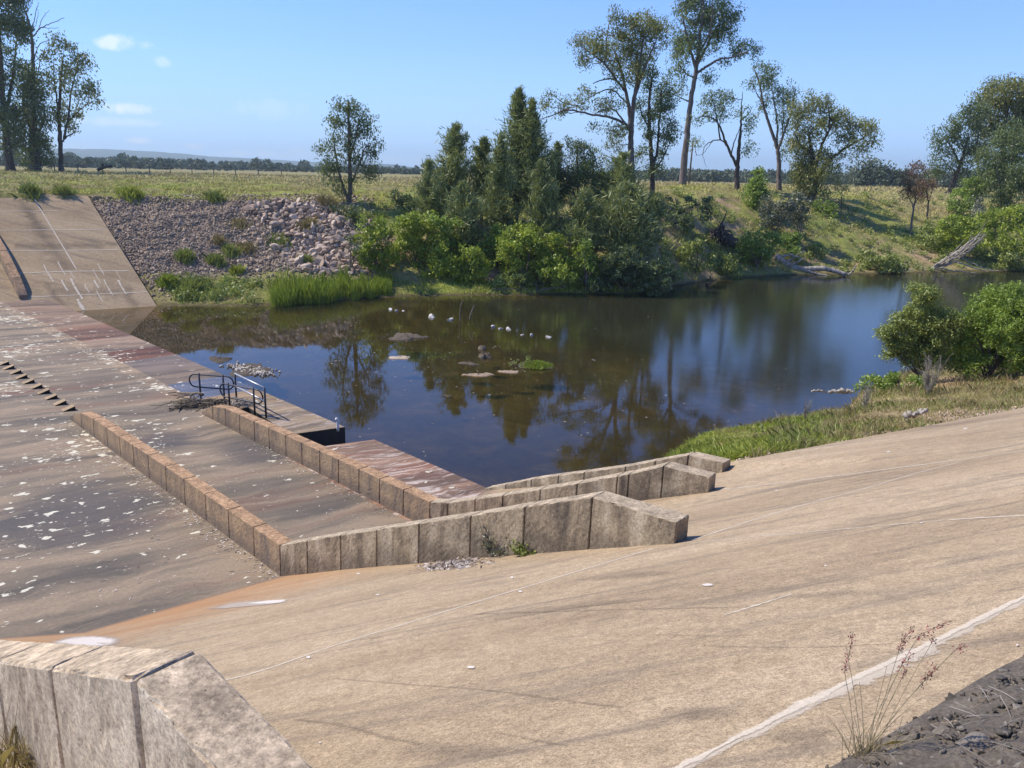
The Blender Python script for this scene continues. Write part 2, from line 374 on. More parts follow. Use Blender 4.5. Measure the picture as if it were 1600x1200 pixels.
def wall_mat(name, base, dark, top, cream, top_z=None):
    t = NT(name); p = t.pos
    v = t.noise(t.map(p, (1.5, 1.5, .3)), 1.5, 8, .68, .9); m = t.noise(p, 2.2, 6, .7); f = t.noise(p, 26, 6, .8); g = t.noise(p, 90, 3, .8)
    c = t.ramp(v, [(.34, dark), (.5, base), (.66, cream)])
    c = t.mix(t.math('MULTIPLY', t.ramp(m, [(.45, 0), (.65, 1)]), .5), c, dark)
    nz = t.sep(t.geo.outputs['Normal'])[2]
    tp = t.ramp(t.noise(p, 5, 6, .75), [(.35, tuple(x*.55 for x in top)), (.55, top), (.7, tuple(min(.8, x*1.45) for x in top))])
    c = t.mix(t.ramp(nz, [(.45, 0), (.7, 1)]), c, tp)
    h = t.math('ADD', t.sep(t.tc.outputs['Generated'])[2], t.math('MULTIPLY', t.math('SUBTRACT', m, .5), .35))   # tide mark above the foot
    c = t.mix(t.math('MULTIPLY', t.ramp(h, [(.42, 1), (.6, 0)]), .6), c, tuple(v*.9 for v in dark))
    c = t.mix(.9, c, t.ramp(f, [(.37, (.55,)*3), (.5, (1.0,)*3), (.63, (1.35,)*3)]), 'MULTIPLY')
    c = t.mix(.5, c, t.ramp(g, [(.3, (.6,)*3), (.7, (1.3,)*3)]), 'MULTIPLY')
    pit = t.ramp(t.voro(t.map(p, (9, 9, 5)), 2.0), [(.05, 0), (.11, 1)])
    c = t.mix(.55, c, pit, 'MULTIPLY')
    return t.out(t.bsdf(c, .93, t.bump(t.math('ADD', f, t.math('MULTIPLY', pit, .4)), .55, .015), spec=.2))
MAT['wall'] = wall_mat('stained_wall', (.37, .295, .195), (.13, .105, .08), (.44, .35, .24), (.56, .48, .35))
MAT['wall_brown'] = wall_mat('brown_wall', (.36, .25, .15), (.18, .145, .115), (.44, .275, .155), (.43, .31, .185))
MAT['wall_near'] = wall_mat('pale_wall', (.58, .495, .37), (.27, .22, .16), (.54, .42, .285), (.72, .63, .48))
def simple(name, col, rough=.6, metal=0.0, sc=8):
    t = NT(name); n = t.noise(t.pos, sc, 5, .7)
    c = t.mix(.5, col, t.ramp(n, [(.3, (.6,)*3), (.7, (1.3,)*3)]), 'MULTIPLY')
    return t.out(t.bsdf(c, rough, t.bump(n, .15, .01), Metallic=metal))
MAT['joint'] = simple('joint_filler', (.03, .025, .022), .9)
MAT['steel_dark'] = simple('weathered_steel', (.06, .062, .075), .5, .6)
MAT['galv'] = simple('galvanised_steel', (.45, .46, .48), .45, .7)
MAT['black'] = simple('block_side_shade', (.012, .011, .011), .8)  # shade colour for the sides of the concrete chute blocks
MAT['timber'] = simple('grey_timber', (.13, .105, .085), .9)
MAT['white'] = simple('white_plastic', (.75, .74, .72), .5)

def water_mat():
    t = NT('river_water'); p = t.pos
    rip = t.noise(t.map(p, (1.0, 1.7, 1)), 1.3, 4, .55, .3); fine = t.noise(t.map(p, (1, 2.0, 1), (0, 0, R(20))), 6.0, 3, .6)
    big = t.noise(p, .22, 3, .5)
    xyz = t.sep(p)
    # wind-ruffled reach: away from the weir, towards the open bend
    k = t.math('ADD', t.math('MULTIPLY', xyz[0], .028), t.math('MULTIPLY', xyz[1], .022))
    k = t.math('ADD', k, t.math('MULTIPLY', big, .5))
    wind = t.ramp(k, [(1.28/1.0*.5+.0, 0), (.98, 1)]) if False else t.ramp(t.math('SUBTRACT', k, .95), [(.0, 0), (.75, 1)])
    h = t.math('ADD', t.math('MULTIPLY', rip, .25), t.math('MULTIPLY', t.math('MULTIPLY', fine, wind), 1.0))
    nrm = t.bump(h, .08, .05)
    fr = t.t.nodes.new('ShaderNodeFresnel'); fr.inputs['IOR'].default_value = 1.33; t.L.new(nrm, fr.inputs['Normal'])
    gl = t.t.nodes.new('ShaderNodeBsdfGlossy'); gl.inputs['Color'].default_value = (.92, .95, 1, 1); gl.inputs['Roughness'].default_value = .02
    t.put(gl.inputs['Roughness'], t.math('ADD', .02, t.math('MULTIPLY', wind, .07)))
    t.L.new(nrm, gl.inputs['Normal'])
    depth = t.ramp(t.attr('depth'), [(0, (.85, .78, .58)), (.25, (.6, .5, .26)), (.6, (.28, .24, .11)), (1, (.06, .055, .034))])
    tr = t.t.nodes.new('ShaderNodeBsdfTransparent'); t.L.new(depth, tr.inputs['Color'])
    murk = t.t.nodes.new('ShaderNodeBsdfDiffuse'); murk.inputs['Color'].default_value = (.07, .072, .04, 1)
    body = t.t.nodes.new('ShaderNodeMixShader'); t.L.new(t.ramp(t.attr('depth'), [(0, .1), (.5, .3), (1, .36)]), body.inputs[0]); t.L.new(tr.outputs[0], body.inputs[1]); t.L.new(murk.outputs[0], body.inputs[2])
    mx = t.t.nodes.new('ShaderNodeMixShader'); t.L.new(fr.outputs[0], mx.inputs[0]); t.L.new(body.outputs[0], mx.inputs[1]); t.L.new(gl.outputs[0], mx.inputs[2])
    return t.out(mx.outputs[0])
MAT['water'] = water_mat()

#@@STRUCTURE
# ================================================================== STRUCTURE
WATER_Z = -0.6
HAZE = 2.2e-4
AZF = R(58)
U = np.array([math.sin(AZF), math.cos(AZF), 0]); V = np.array([math.cos(AZF), -math.sin(AZF), 0])
WD = np.array([math.sqrt(.5), -math.sqrt(.5), 0]); PERP = np.array([math.sqrt(.5), math.sqrt(.5), 0])
A1 = at_z(440, 900, 0); B1 = at_z(672, 826, 0); C1 = at_z(757, 766, 0)
SLOPE = 0.45
def on_plane(x, y, dz=0.0):
    n = np.cross(U, V+np.array([0, 0, SLOPE])); d = ray(x, y); P = A1+np.array([0, 0, dz])
    return CAM+d*(((P-CAM)@n)/(d@n))
vJ = (on_plane(1060, 850)-A1)@V; vTop = 17.0
vK = (on_plane(1080, 1200)-A1)@V; vG = (on_plane(1400, 1150)-A1)@V; vTop = vG+.3
def PL(u, v): return A1+U*u+V*v+np.array([0, 0, SLOPE*v])
def hitJ(P):   # where a wall line starting at P climbs to the J contour
    t = (vJ-(P-A1)@V)/(WD@V); return ((P+WD*t)-A1)@U
L1 = at_z(130, 988, 0)
uL1 = (L1-A1)@U
Mp = at_z(1141, 722, 2.42); M2 = at_z(1600, 637, 2.4)
uM, uM2 = (Mp-A1)@U, (M2-A1)@U
Ld = at_z(0, 997, 0)-L1; Ld /= np.linalg.norm(Ld); L0f = L1+Ld*45
cols = [(L0f, uL1+.6-46), (L1, uL1+.6), (A1, hitJ(A1)), (B1, hitJ(B1)), (C1, hitJ(C1)), (Mp, max(uM+.6, hitJ(C1)+.7)), (M2, uM2+1.2), (M2+U*45, uM2+46.2)]
grid = []; gz = []
NSUB = [10, 8, 10, 8, 10, 12, 10]
for i in range(len(cols)-1):
    for k in range(NSUB[i]+(i == len(cols)-2)):
        t = k/NSUB[i]
        b = cols[i][0]*(1-t)+cols[i+1][0]*t; uj = cols[i][1]*(1-t)+cols[i+1][1]*t
        j = PL(uj, vJ); col = []
        for q in range(19):
            s = q/18; col.append(b*(1-s)+j*s)
        for q in range(1, 15):
            col.append(PL(uj, vJ+(vTop-vJ)*q/14))
        grid.append(col)
grid = np.array(grid); nc, nr = grid.shape[:2]
gi = np.arange(nc-1)[:, None]*nr; gj = np.arange(nr-1)[None]
AF = np.stack([gi+gj, gi+nr+gj, gi+nr+gj+1, gi+gj+1], -1).reshape(-1, 4)
AV = grid.reshape(-1, 3)
APRON = BVHTree.FromPolygons([Vector(v) for v in AV], [list(map(int, f)) for f in AF])
def on_apron(x, y, lift=0.0):
    h = APRON.ray_cast(Vector(CAM), Vector(ray(x, y)).normalized())
    if h[0] is None: return None
    n = h[1] if h[1].z > 0 else -h[1]
    return np.array(h[0]+n*lift)
def apron_z(x, y):
    h = APRON.ray_cast(Vector((x, y, 50)), Vector((0, 0, -1)))
    return None if h[0] is None else h[0].z
rust = np.clip(1.55-AV[:, 2]/1.15, 0, 1)*.85*(np.repeat(np.arange(nc), nr) < 34)
foot = np.clip(1-AV[:, 2]/.14, 0, 1)
# joints, limes and cracks are laid on the same slab as thin sheets
SH = dict(V=[AV], F=[AF], mi=[np.zeros(len(AF), int)], e=[np.zeros(len(AV))], n=len(AV))
def sheet_ribbon(px, width, slot, lift=.004, jit=0.0, caster=None, zf=None):
    zf = zf or (far_z if caster is not None else None)
    P = curve(px, max(12, len(px)*8)); Q = [(caster or on_apron)(x, y, lift) for x, y in P]
    Q = np.array([q for q in Q if q is not None])
    if len(Q) < 3: return
    T = np.gradient(Q, axis=0); T[:, 2] = 0; T /= np.linalg.norm(T, axis=1)[:, None]; N = np.stack([-T[:, 1], T[:, 0], 0*T[:, 0]], 1)
    w = width*(1+jit*rng.normal(size=len(Q)))[:, None]/2
    def z(p):
        a = apron_z(p[0], p[1]) if caster is None else None
        if zf is not None: return np.array([p[0], p[1], zf(p)+lift])
        return np.array([p[0], p[1], a+lift]) if a is not None else p
    Lr = [np.array([z(p) for p in Q+N*w*k]) for k in (-1, 0, 1)]
    n = len(Q); VV = np.concatenate(Lr); i = np.arange(n-1)
    FF = np.concatenate([np.stack([i, i+1, n+i+1, n+i], 1), np.stack([n+i, n+i+1, 2*n+i+1, 2*n+i], 1)])
    tp = np.zeros(n); tp[0] = tp[-1] = .6
    SH['V'].append(VV); SH['F'].append(FF+SH['n']); SH['mi'].append(np.full(len(FF), slot)); SH['e'].append(np.concatenate([np.ones(n), tp, np.ones(n)])); SH['n'] += len(VV)
def sheet_blot(px, slot, lift=.008):
    """px: outline in order"""
    c = np.mean(px, axis=0); Q = []
    outl = curve(list(px)+[px[0]], 24)[:-1]
    for s in (1, .55): Q += [c+(p-c)*s for p in outl]
    Q.append(c); W3 = [on_apron(x, y, lift) for x, y in Q]
    if any(w is None for w in W3): return
    n = len(outl); i = np.arange(n); k = (i+1) % n
    FF = np.concatenate([np.stack([i, k, n+k, n+i], 1), np.stack([n+i, n+k, np.full(n, 2*n), np.full(n, 2*n)], 1)])
    SH.setdefault('tri', []).append(len(FF))
    SH['V'].append(np.array(W3)); SH['F'].append(FF+SH['n']); SH['mi'].append(np.full(len(FF), slot)); SH['e'].append(np.concatenate([np.ones(n), np.full(n, .35), [0]])); SH['n'] += 2*n+1
sheet_ribbon([(150, 1100), (370, 1059), (520, 1010), (686, 959), (797, 925), (1042, 851)], .08, 1, jit=.1)
sheet_ribbon([(1075, 846), (1221, 799), (1349, 764), (1427, 741), (1500, 722)], .085, 1, jit=.2)
sheet_ribbon([(1040, 1214), (1064, 1200), (1322, 1069), (1470, 999), (1600, 934), (1720, 880)], .085, 1, .007, jit=.3)
sheet_ribbon([(1040, 1217), (1064, 1203), (1322, 1073), (1470, 1003), (1600, 938), (1720, 884)], .13, 6, .004, jit=.3)
sheet_ribbon([(1230, 1112), (1322, 1076), (1400, 1040), (1470, 1002)], .16, 6, .0055, .5)
sheet_ribbon([(1126, 765), (1200, 757), (1350, 738), (1480, 721), (1600, 704), (1700, 692)], .12, 1, jit=.2)
sheet_ribbon([(1480, 813), (1540, 809), (1640, 804)], .09, 1)
sheet_ribbon([(1074, 849), (1201, 837), (1340, 825), (1487, 812)], .05, 1, jit=.3)
sheet_ribbon([(1240, 928), (1170, 950), (1130, 962)], .05, 1, jit=.4)
sheet_ribbon([(210, 999), (262, 984), (334, 969)], .06, 1)
sheet_ribbon([(455, 938), (500, 924), (560, 915)], .05, 1)
for pts, w in (([(515, 1060), (640, 1070), (760, 1079), (905, 1098), (975, 1106)], .05), ([(455, 1124), (540, 1135), (600, 1152), (660, 1164)], .09),
               ([(730, 960), (900, 955), (1010, 952), (1200, 948)], .10), ([(780, 1146), (850, 1160), (890, 1166)], .05), ([(1020, 992), (1100, 994), (1180, 993)], .05),
               ([(1330, 772), (1420, 765), (1540, 748), (1640, 738)], .06), ([(1320, 775), (1400, 778), (1470, 775)], .05), ([(1180, 760), (1300, 752), (1420, 746)], .05),
               ([(1440, 792), (1520, 770), (1640, 745)], .04), ([(640, 1016), (760, 1016)], .03), ([(1100, 1010), (1260, 1012), (1400, 1006)], .06), ([(560, 1000), (600, 996)], .08)):
    sheet_ribbon(pts, w, 3, .003, .3)
for pts in ([(690, 975), (760, 962), (900, 940), (1100, 924), (1180, 922), (1000, 938), (850, 960), (740, 978)],
            [(1000, 1105), (1100, 1098), (1180, 1112), (1120, 1130), (1030, 1128)], [(560, 1170), (700, 1150), (860, 1170), (760, 1192), (620, 1196)],
            [(860, 912), (1000, 890), (1100, 892), (1000, 905)], [(1180, 935), (1330, 918), (1420, 925), (1280, 940)],
            [(1150, 1150), (1290, 1130), (1330, 1150), (1240, 1180)]):
    sheet_blot(pts, 5, .0055)
for x, y, a, b in ((1105, 915, 14, 3), (736, 1044, 10, 3), (482, 1028, 5, 3), (813, 925, 5, 2), (800, 903, 4, 2), (590, 930, 5, 1.5), (560, 897, 5, 1.5), (1440, 818, 4, 1), (1508, 670, 5, 1.5),
                   (1213, 767, 4, 1.2), (1388, 706, 5, 1.3), (1590, 1010, 3, 2), (700, 890, 5, 1.5), (1290, 885, 3, 1.5), (500, 1162, 2, 2)):
    sheet_blot([(x-a, y), (x-a*.3, y-b), (x+a*.6, y-b*.8), (x+a, y), (x+a*.4, y+b), (x-a*.5, y+b*.8)], 2)
sheet_ribbon([(1144, 720), (1180, 712), (1230, 702), (1300, 688)], .5, 7, .012, .25)
sheet_blot([(300, 953), (370, 938), (456, 936), (452, 943), (380, 950), (320, 955)], 4, .006)
sheet_blot([(366, 945), (420, 938), (457, 936), (454, 942), (410, 946)], 2, .010)
sheet_blot([(62, 1005), (95, 996), (150, 992), (198, 998), (194, 1008), (150, 1014), (105, 1011)], 2, .010)
sheet_blot([(45, 1006), (95, 994), (160, 989), (212, 996), (202, 1012), (140, 1018), (80, 1014)], 4, .006)
VV = np.concatenate(SH['V']); FF = np.concatenate(SH['F']); mi = np.concatenate(SH['mi'])
tri = FF[:, 2] == FF[:, 3]
pad = np.zeros(len(VV)-len(AV))
me = np_mesh('concrete_apron', VV, [FF[~tri], FF[tri][:, :3]], True, np.concatenate([mi[~tri], mi[tri]]),
             dict(edge=np.concatenate(SH['e']), rust=np.concatenate([rust, pad]), foot=np.concatenate([foot, pad])))
tag(link('concrete_apron', me, [MAT['apron'], MAT['seam'], MAT['lime_white'], MAT['crack'], MAT['lime_grey'], MAT['stain_dark'], MAT['seam_soft'], MAT['red_soil']]), kind='structure')

# ---------------------------------------------------------------- spillway floor
def px0(*pts): return [at_z(x, y, 0) for x, y in pts]
def prism(polys, name, bottom, m, label=None):
    """polys: list of (points, attrs dict); one mesh with sides"""
    bm = bmesh.new(); lt = bm.verts.layers.float_color.new('tint')
    lays = {k: bm.verts.layers.float.new(k) for k in ('wet', 'lichen', 'red', 'streak')}
    for pts, a, sides in polys:
        top = [bm.verts.new(p) for p in pts]
        for i, v in enumerate(top):
            v[lt] = (*a.get('tint', (1, 1, 1)), 1)
            for k, l in lays.items():
                q = a.get(k, 0); v[l] = q[i] if isinstance(q, (list, tuple)) else q
        f = bm.faces.new(top)
        f.normal_update()
        if f.normal.z < 0: f.normal_flip()
        if sides:
            bot = [bm.verts.new((p[0], p[1], bottom)) for p in pts]
            for v in bot: v[lt] = (.35, .33, .32, 1)
            for i in range(len(pts)):
                j = (i+1) % len(pts); bm.faces.new([top[i], top[j], bot[j], bot[i]])
    me = bpy.data.meshes.new(name); bm.to_mesh(me); bm.free()
    return tag(link(name, me, m), label, kind='structure')
Ea = at_z(120, 487, 0); Eb = at_z(760, 762, 0); ED = (Eb-Ea)/np.linalg.norm(Eb-Ea)
def Epx(x): # point on the weir edge seen in column x
    lo, hi = 0, 60
    for _ in range(50):
        m = (lo+hi)/2; q = Ea+ED*m-CAM; xx = 800+F_PX*(q@RT)/(q@FW)
        if xx < x: lo = m
        else: hi = m
    return Ea+ED*lo
B0 = at_z(316, 647, 0)
BL = lambda p: B0+WD*((p-B0)@WD)      # foot on wall B's line
Eplat, Ered = Epx(539), Epx(585)
slotA, slotB = at_z(388, 636, 0), at_z(453, 679, 0)
redA = at_z(492, 699, 0)
back = -ED*4
inner = at_z(122, 532, 0); inner2 = at_z(262, 602, 0)
EN = np.array([-ED[1], ED[0], 0]);  EN = EN if EN@U < 0 else -EN   # upstream normal
wstrip = abs((inner2-Ea)@EN)
polys = []
# upstream floor, one sheet up to the strip of edge slabs
farL = at_z(0, 470, 0)
e0 = Ea-ED*14
mainpts = [e0+EN*wstrip, Eplat+EN*wstrip, BL(Eplat+EN*wstrip)]
# main floor between the upstream side and the line of wall B / strip
far_up = e0+EN*60
P_b_far = BL(e0)                   # on wall B line far away
polys.append(([far_up, P_b_far, BL(B1)+WD*1.2, A1+WD*1.5, L1+V*.4, L0f+V*.4], dict(lichen=.3, red=[.9, .8, .45, .5, .8, .9]), False))
sA = float((slotA-e0)@ED); I1 = e0+ED*sA+EN*wstrip; sB = BL(I1)
polys.append(([P_b_far, sB, I1, e0+EN*wstrip], dict(lichen=.65, tint=(1.12, 1.06, 1), red=.3), False))
tints = [((.95, .82, .8), 0, .6), ((.8, .55, .52), 0, 1), ((1.05, .95, .95), 0, .2), ((.62, .36, .34), 0, 1), ((.72, .7, .78), .2, .1), ((.8, .76, .78), .1, .3), ((.55, .6, .75), .6, 0), ((1.15, 1.05, .9), 0, 0), ((1.0, .95, .9), 0, 0)]
ts = [0]+[t_ for t_ in (float((Epx(x)-e0)@ED) for x in (165, 205, 245, 275, 315, 352, 400)) if t_ < sA-.3]+[sA]
for i in range(len(ts)-1):
    a, b = e0+ED*ts[i], e0+ED*ts[i+1]; tn, wet, rd = tints[i]
    polys.append(([a+EN*wstrip, b+EN*wstrip, b, a] if i < len(ts)-2 else [a+EN*wstrip, I1, slotA, b, a], dict(tint=tn, wet=wet, red=rd, lichen=.1), False))
polys.append(([slotA, slotB, Eplat, e0+ED*sA], dict(tint=(1.1, 1.04, .95), streak=.5), False))
# low slab below the outlet slot
redB = BL(redA)
polys.append(([redB, redA, Ered, Eb+ED*2, C1+WD*2, BL(B1)+WD*1.5], dict(tint=(1.1, .86, .8), red=[1.25, 1.25, 1.25, .3, .2, .3], lichen=[0, 0, 0, .2, .3, .2], streak=[.7, .6, .6, 1.3, 1.6, 1.4]), False))
fl = prism(polys, 'spillway_floor', -1.6, MAT['floor'])
# vertical faces of the slabs down into the water
mb = MB()
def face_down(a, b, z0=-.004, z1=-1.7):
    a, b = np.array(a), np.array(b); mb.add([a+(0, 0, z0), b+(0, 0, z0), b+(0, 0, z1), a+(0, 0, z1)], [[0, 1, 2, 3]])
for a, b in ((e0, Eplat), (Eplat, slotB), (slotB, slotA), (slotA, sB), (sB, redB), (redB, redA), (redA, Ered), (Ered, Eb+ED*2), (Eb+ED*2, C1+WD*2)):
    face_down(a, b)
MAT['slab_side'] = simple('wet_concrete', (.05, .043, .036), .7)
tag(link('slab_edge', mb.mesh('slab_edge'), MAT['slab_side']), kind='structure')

# ---------------------------------------------------------------- far bank apron
Fp = at_z(245, 478, WATER_Z)
def on_far(x, y, lift=0):
    n = np.cross(U, -V+np.array([0, 0, .44])); n /= np.linalg.norm(n); n = n if n[2] > 0 else -n
    d = ray(x, y); return CAM+d*(((Fp+n*lift-CAM)@n)/(d@n))
def far_z(p): return Fp[2]+.44*(-((p[0]-Fp[0])*V[0]+(p[1]-Fp[1])*V[1]))
def far_pl(u, v): return Fp+U*u-V*v+np.array([0, 0, .44*v])
SH = dict(V=[], F=[], mi=[], e=[], n=0)
T1, T2 = on_far(135, 303), on_far(245, 478)
vT = (T1-Fp)@(-V)
uedge = lambda v: ((T1-Fp)@U)*v/vT
gridf = []
for i in range(41):
    for j in range(17):
        v = -2+(vT+2)*j/16; gridf.append(far_pl(uedge(max(v, -2))-i/40*70, v))
gridf = np.array(gridf); ii = np.arange(40)[:, None]*17; jj = np.arange(16)[None]
FFf = np.stack([ii+jj, ii+jj+1, ii+17+jj+1, ii+17+jj], -1).reshape(-1, 4)
SH['V'].append(gridf); SH['F'].append(FFf); SH['mi'].append(np.zeros(len(FFf), int)); SH['e'].append(np.zeros(len(gridf))); SH['n'] = len(gridf)
for pts, w in (([(-30, 330), (0, 330), (95, 329)], .1), ([(-30, 360), (80, 359), (165, 358)], .13), ([(-30, 391), (95, 391), (188, 390)], .13), ([(28, 427), (100, 424), (205, 423)], .16),
               ([(40, 464), (140, 460), (233, 456)], .12), ([(50, 305), (82, 358), (121, 423)], .15), ([(-40, 305), (0, 372), (20, 405)], .1)):
    sheet_ribbon(pts, w, 1, .02, .1, on_far)
for x, y, l, w in ((95, 418, 16, .28), (157, 420, 14, .2), (100, 445, 14, .45), (118, 450, 26, .5), (150, 443, 10, .45), (190, 448, 18, .5), (135, 450, 10, .3), (168, 448, 20, .3), (74, 425, 22, .3), (150, 430, 18, .2), (125, 475, 14, .8), (185, 430, 12, .15), (155, 462, 14, .25), (112, 428, 10, .2)):
    sheet_ribbon([(x-l*.3, y-l*.6), (x, y), (x+l*.45, y+l*.7)], w*.45, 1, .025, .3, on_far)
for pts, w in (([(20, 383), (100, 384), (186, 381)], 1.6), ([(40, 325), (62, 362), (110, 425)], 2.0), ([(80, 452), (140, 456), (210, 452)], 2.6), ([(30, 310), (52, 340), (70, 362)], 1.5)):
    sheet_ribbon(pts, w, 3, .012, .3, on_far)
sheet_ribbon([(73, 440), (82, 458), (100, 478)], 1.0, 4, .03, .1, on_far); sheet_ribbon([(196, 458), (204, 468), (214, 478)], 1.3, 4, .03, .1, on_far)
me = np_mesh('far_apron', np.concatenate(SH['V']), np.concatenate(SH['F']), True, np.concatenate(SH['mi']), dict(edge=np.concatenate(SH['e']), rust=np.zeros(SH['n']), foot=np.zeros(SH['n'])))
tag(link('far_apron', me, [MAT['apron_old'], MAT['seam'], MAT['lime_white'], MAT['stain_dark'], MAT['crack']]), kind='structure')

# ---------------------------------------------------------------- terrain
shore_px = [(-400, 478), (140, 478), (245, 478), (330, 482), (420, 479), (500, 472), (600, 464), (700, 462), (850, 460), (1000, 460), (1045, 452), (1065, 441), (1110, 437), (1200, 432), (1330, 430), (1450, 428), (1600, 424)]
farcols = {  # image column -> (row, distance) from the waterline up to the plain
    140: [(478, 53.5), (468, 55), (425, 58.5), (360, 62.7), (307, 67), (297, 80)],
    250: [(479, 52.8), (465, 54.5), (420, 58), (360, 62.5), (307, 67), (297, 80)],
    380: [(480, 51), (434, 57), (391, 61), (345, 64.5), (314, 67), (301, 78)],
    500: [(472, 52.5), (434, 57), (391, 61), (345, 64.3), (318, 66.7), (303, 76)],
    620: [(464, 54.8), (445, 57.3), (410, 60), (352, 65), (318, 70), (301, 80)],
    800: [(462, 55.6), (440, 58.5), (400, 61.5), (350, 66.5), (315, 74), (296, 90)],
    1000: [(460, 57), (435, 61), (380, 65), (335, 70), (307, 77), (292, 92)],
    1130: [(437, 65), (420, 72), (380, 75.5), (340, 80), (308, 87), (293, 100)],
    1250: [(431, 69), (415, 79), (380, 83.5), (345, 89), (314, 96), (296, 112)],
    1400: [(429, 71), (410, 87.5), (375, 94), (338, 104), (310, 119), (297, 140)],
    1600: [(425, 76), (405, 99), (375, 107), (345, 117), (318, 131), (301, 155)]}
colaz, colr, colz = [], [], []
for x, pts in farcols.items():
    colaz.append(az_of(x, 350)); rr, zz = [], []
    for k, (y, r) in enumerate(pts):
        P = at_z(x, y, WATER_Z) if k == 0 else at_r(x, y, r)
        rr.append(math.hypot(P[0], P[1])); zz.append(P[2])
    rr += [rr[-1]+60, rr[-1]+160, 700, 4000, 9000]; zz += [6.2, 5.4, 4.0, 2.0, 0]
    colr.append(rr); colz.append(zz)
colaz.append(R(75)); colr.append([v*1.25 if v < 600 else v for v in colr[-1]]); colz.append(colz[-1])
colaz, colr, colz = np.array(colaz), np.array(colr), np.array(colz)
for i in range(len(colr)): colr[i] = np.maximum.accumulate(colr[i]+np.arange(colr.shape[1])*.05)
near_px = [(1040, 726), (1066, 708), (1100, 684), (1180, 668), (1260, 652), (1325, 641), (1345, 615), (1390, 592), (1450, 577), (1600, 545)]
nearP = np.array([at_z(x, y, WATER_Z) for x, y in near_px]); naz = np.arctan2(nearP[:, 0], nearP[:, 1]); nr_ = np.hypot(nearP[:, 0], nearP[:, 1])
nearE = np.array([Mp-U*1.2, Mp, M2, M2+U*30]); 
def edge_r(az):   # distance to the apron's downstream edge
    # line Mp -> M2 direction
    d = (M2-Mp); d = d/np.linalg.norm(d[:2]); out = []
    den = np.sin(az)*d[1]-np.cos(az)*d[0]
    return np.clip((Mp[0]*d[1]-Mp[1]*d[0])/np.where(abs(den) < 1e-4, 1e-4, den), 5, 400)
def hash_noise(x, y, s):
    return (np.sin(x*s*1.0+1.3*np.sin(y*s*.7))*np.cos(y*s*1.1+1.7*np.sin(x*s*.6)))
def ground(x, y):
    x = np.atleast_1d(np.asarray(x, float)); y = np.atleast_1d(np.asarray(y, float))
    r = np.hypot(x, y); az = np.arctan2(x, y)
    a = np.clip(az, colaz[0], colaz[-1])
    i = np.clip(np.searchsorted(colaz, a)-1, 0, len(colaz)-2); t = ((a-colaz[i])/(colaz[i+1]-colaz[i]))[:, None]
    RR = colr[i]*(1-t)+colr[i+1]*t; ZZ = colz[i]*(1-t)+colz[i+1]*t
    k = np.clip((RR[:, 1:-1] < r[:, None]).sum(1), 0, RR.shape[1]-2); ix = np.arange(len(r))
    f = np.clip((r-RR[ix, k])/(RR[ix, k+1]-RR[ix, k]), 0, 1)
    zf = ZZ[ix, k]*(1-f)+ZZ[ix, k+1]*f
    rs = RR[:, 0]
    bumps = .12*hash_noise(x, y, 1.1)+.08*hash_noise(y, x, 2.7)+.16*hash_noise(x, y, .33)
    zf = zf+bumps*np.clip((r-rs)/6, 0, 1)*np.clip(1.6-r/300, .2, 1)
    wet = np.clip((rs-r)/6, 0, 1)
    bed = WATER_Z-.9*wet**.8-.02
    # near bank
    rn = np.interp(az, naz, nr_, left=-1, right=nr_[-1]*1.15)
    re = edge_r(az)
    zb = WATER_Z+(2.33-WATER_Z)*np.clip((rn-r)/np.maximum(rn-re, .8), 0, 1.02)**.85+.05*hash_noise(x, y, 2.1)
    nearm = (r < rn) & (az > naz[0])
    bed = np.where(az > naz[0], np.maximum(bed, WATER_Z-.55*np.clip((r-rn)/3, 0, 2)-.02), bed)
    z = np.where(r > rs, zf, np.where(nearm, zb, bed))
    # under the near slab
    v = (x-A1[0])*V[0]+(y-A1[1])*V[1]; u = (x-A1[0])*U[0]+(y-A1[1])*U[1]
    pl = np.minimum(SLOPE*v, SLOPE*vG+.15)-.3
    inslab = (r < re-.4) & (az > naz[0]) | (r < 13) | ((v > -1) & (az < naz[0]) & (r < 45))
    z = np.where(inslab, np.where(v > vG+1.2, SLOPE*vG+.1, pl), z)
    # under the floor and far apron
    ef = (x-Ea[0])*EN[0]+(y-Ea[1])*EN[1]
    z = np.where((ef > -.6) & (r < rs) & ~inslab, np.minimum(z, -1.5), z)
    vf = -((x-Fp[0])*V[0]+(y-Fp[1])*V[1]); uf = (x-Fp[0])*U[0]+(y-Fp[1])*U[1]
    ap = (vf > -2) & (vf < vT+.2) & (uf < (T1-Fp)@U*np.clip(vf, 0, vT)/vT+.2)
    z = np.where(ap, np.minimum(z, .44*vf-.6-.35), z)
    z = np.where((uf < 0) & (vf >= vT-.4) & (vf < vT+1.6), np.minimum(np.maximum(z, .44*vT-.6+.05), .44*vT-.6+.14), z)
    return z
def G(x, y): return float(ground(x, y)[0])
def on_ground(px, py, rmin=40, rmax=260):
    d = ray(px, py); h = math.hypot(d[0], d[1]); rs = np.arange(rmin, rmax, .25)
    P = CAM+d*(rs/h)[:, None]; z = ground(P[:, 0], P[:, 1]); k = np.argmax(P[:, 2] <= z)
    if P[k, 2] > z[k]: return at_r(px, py, rmax)
    if k > 0:
        g0, g1 = P[k-1, 2]-z[k-1], P[k, 2]-z[k]; f = g0/max(g0-g1, 1e-6); q = P[k-1]+(P[k]-P[k-1])*f
        return np.array([q[0], q[1], z[k-1]+(z[k]-z[k-1])*f])
    return np.array([P[k, 0], P[k, 1], z[k]])
azs = np.concatenate([np.linspace(-180, -52, 40)[:-1], np.linspace(-52, 62, 520), np.linspace(62, 180, 40)[1:]])
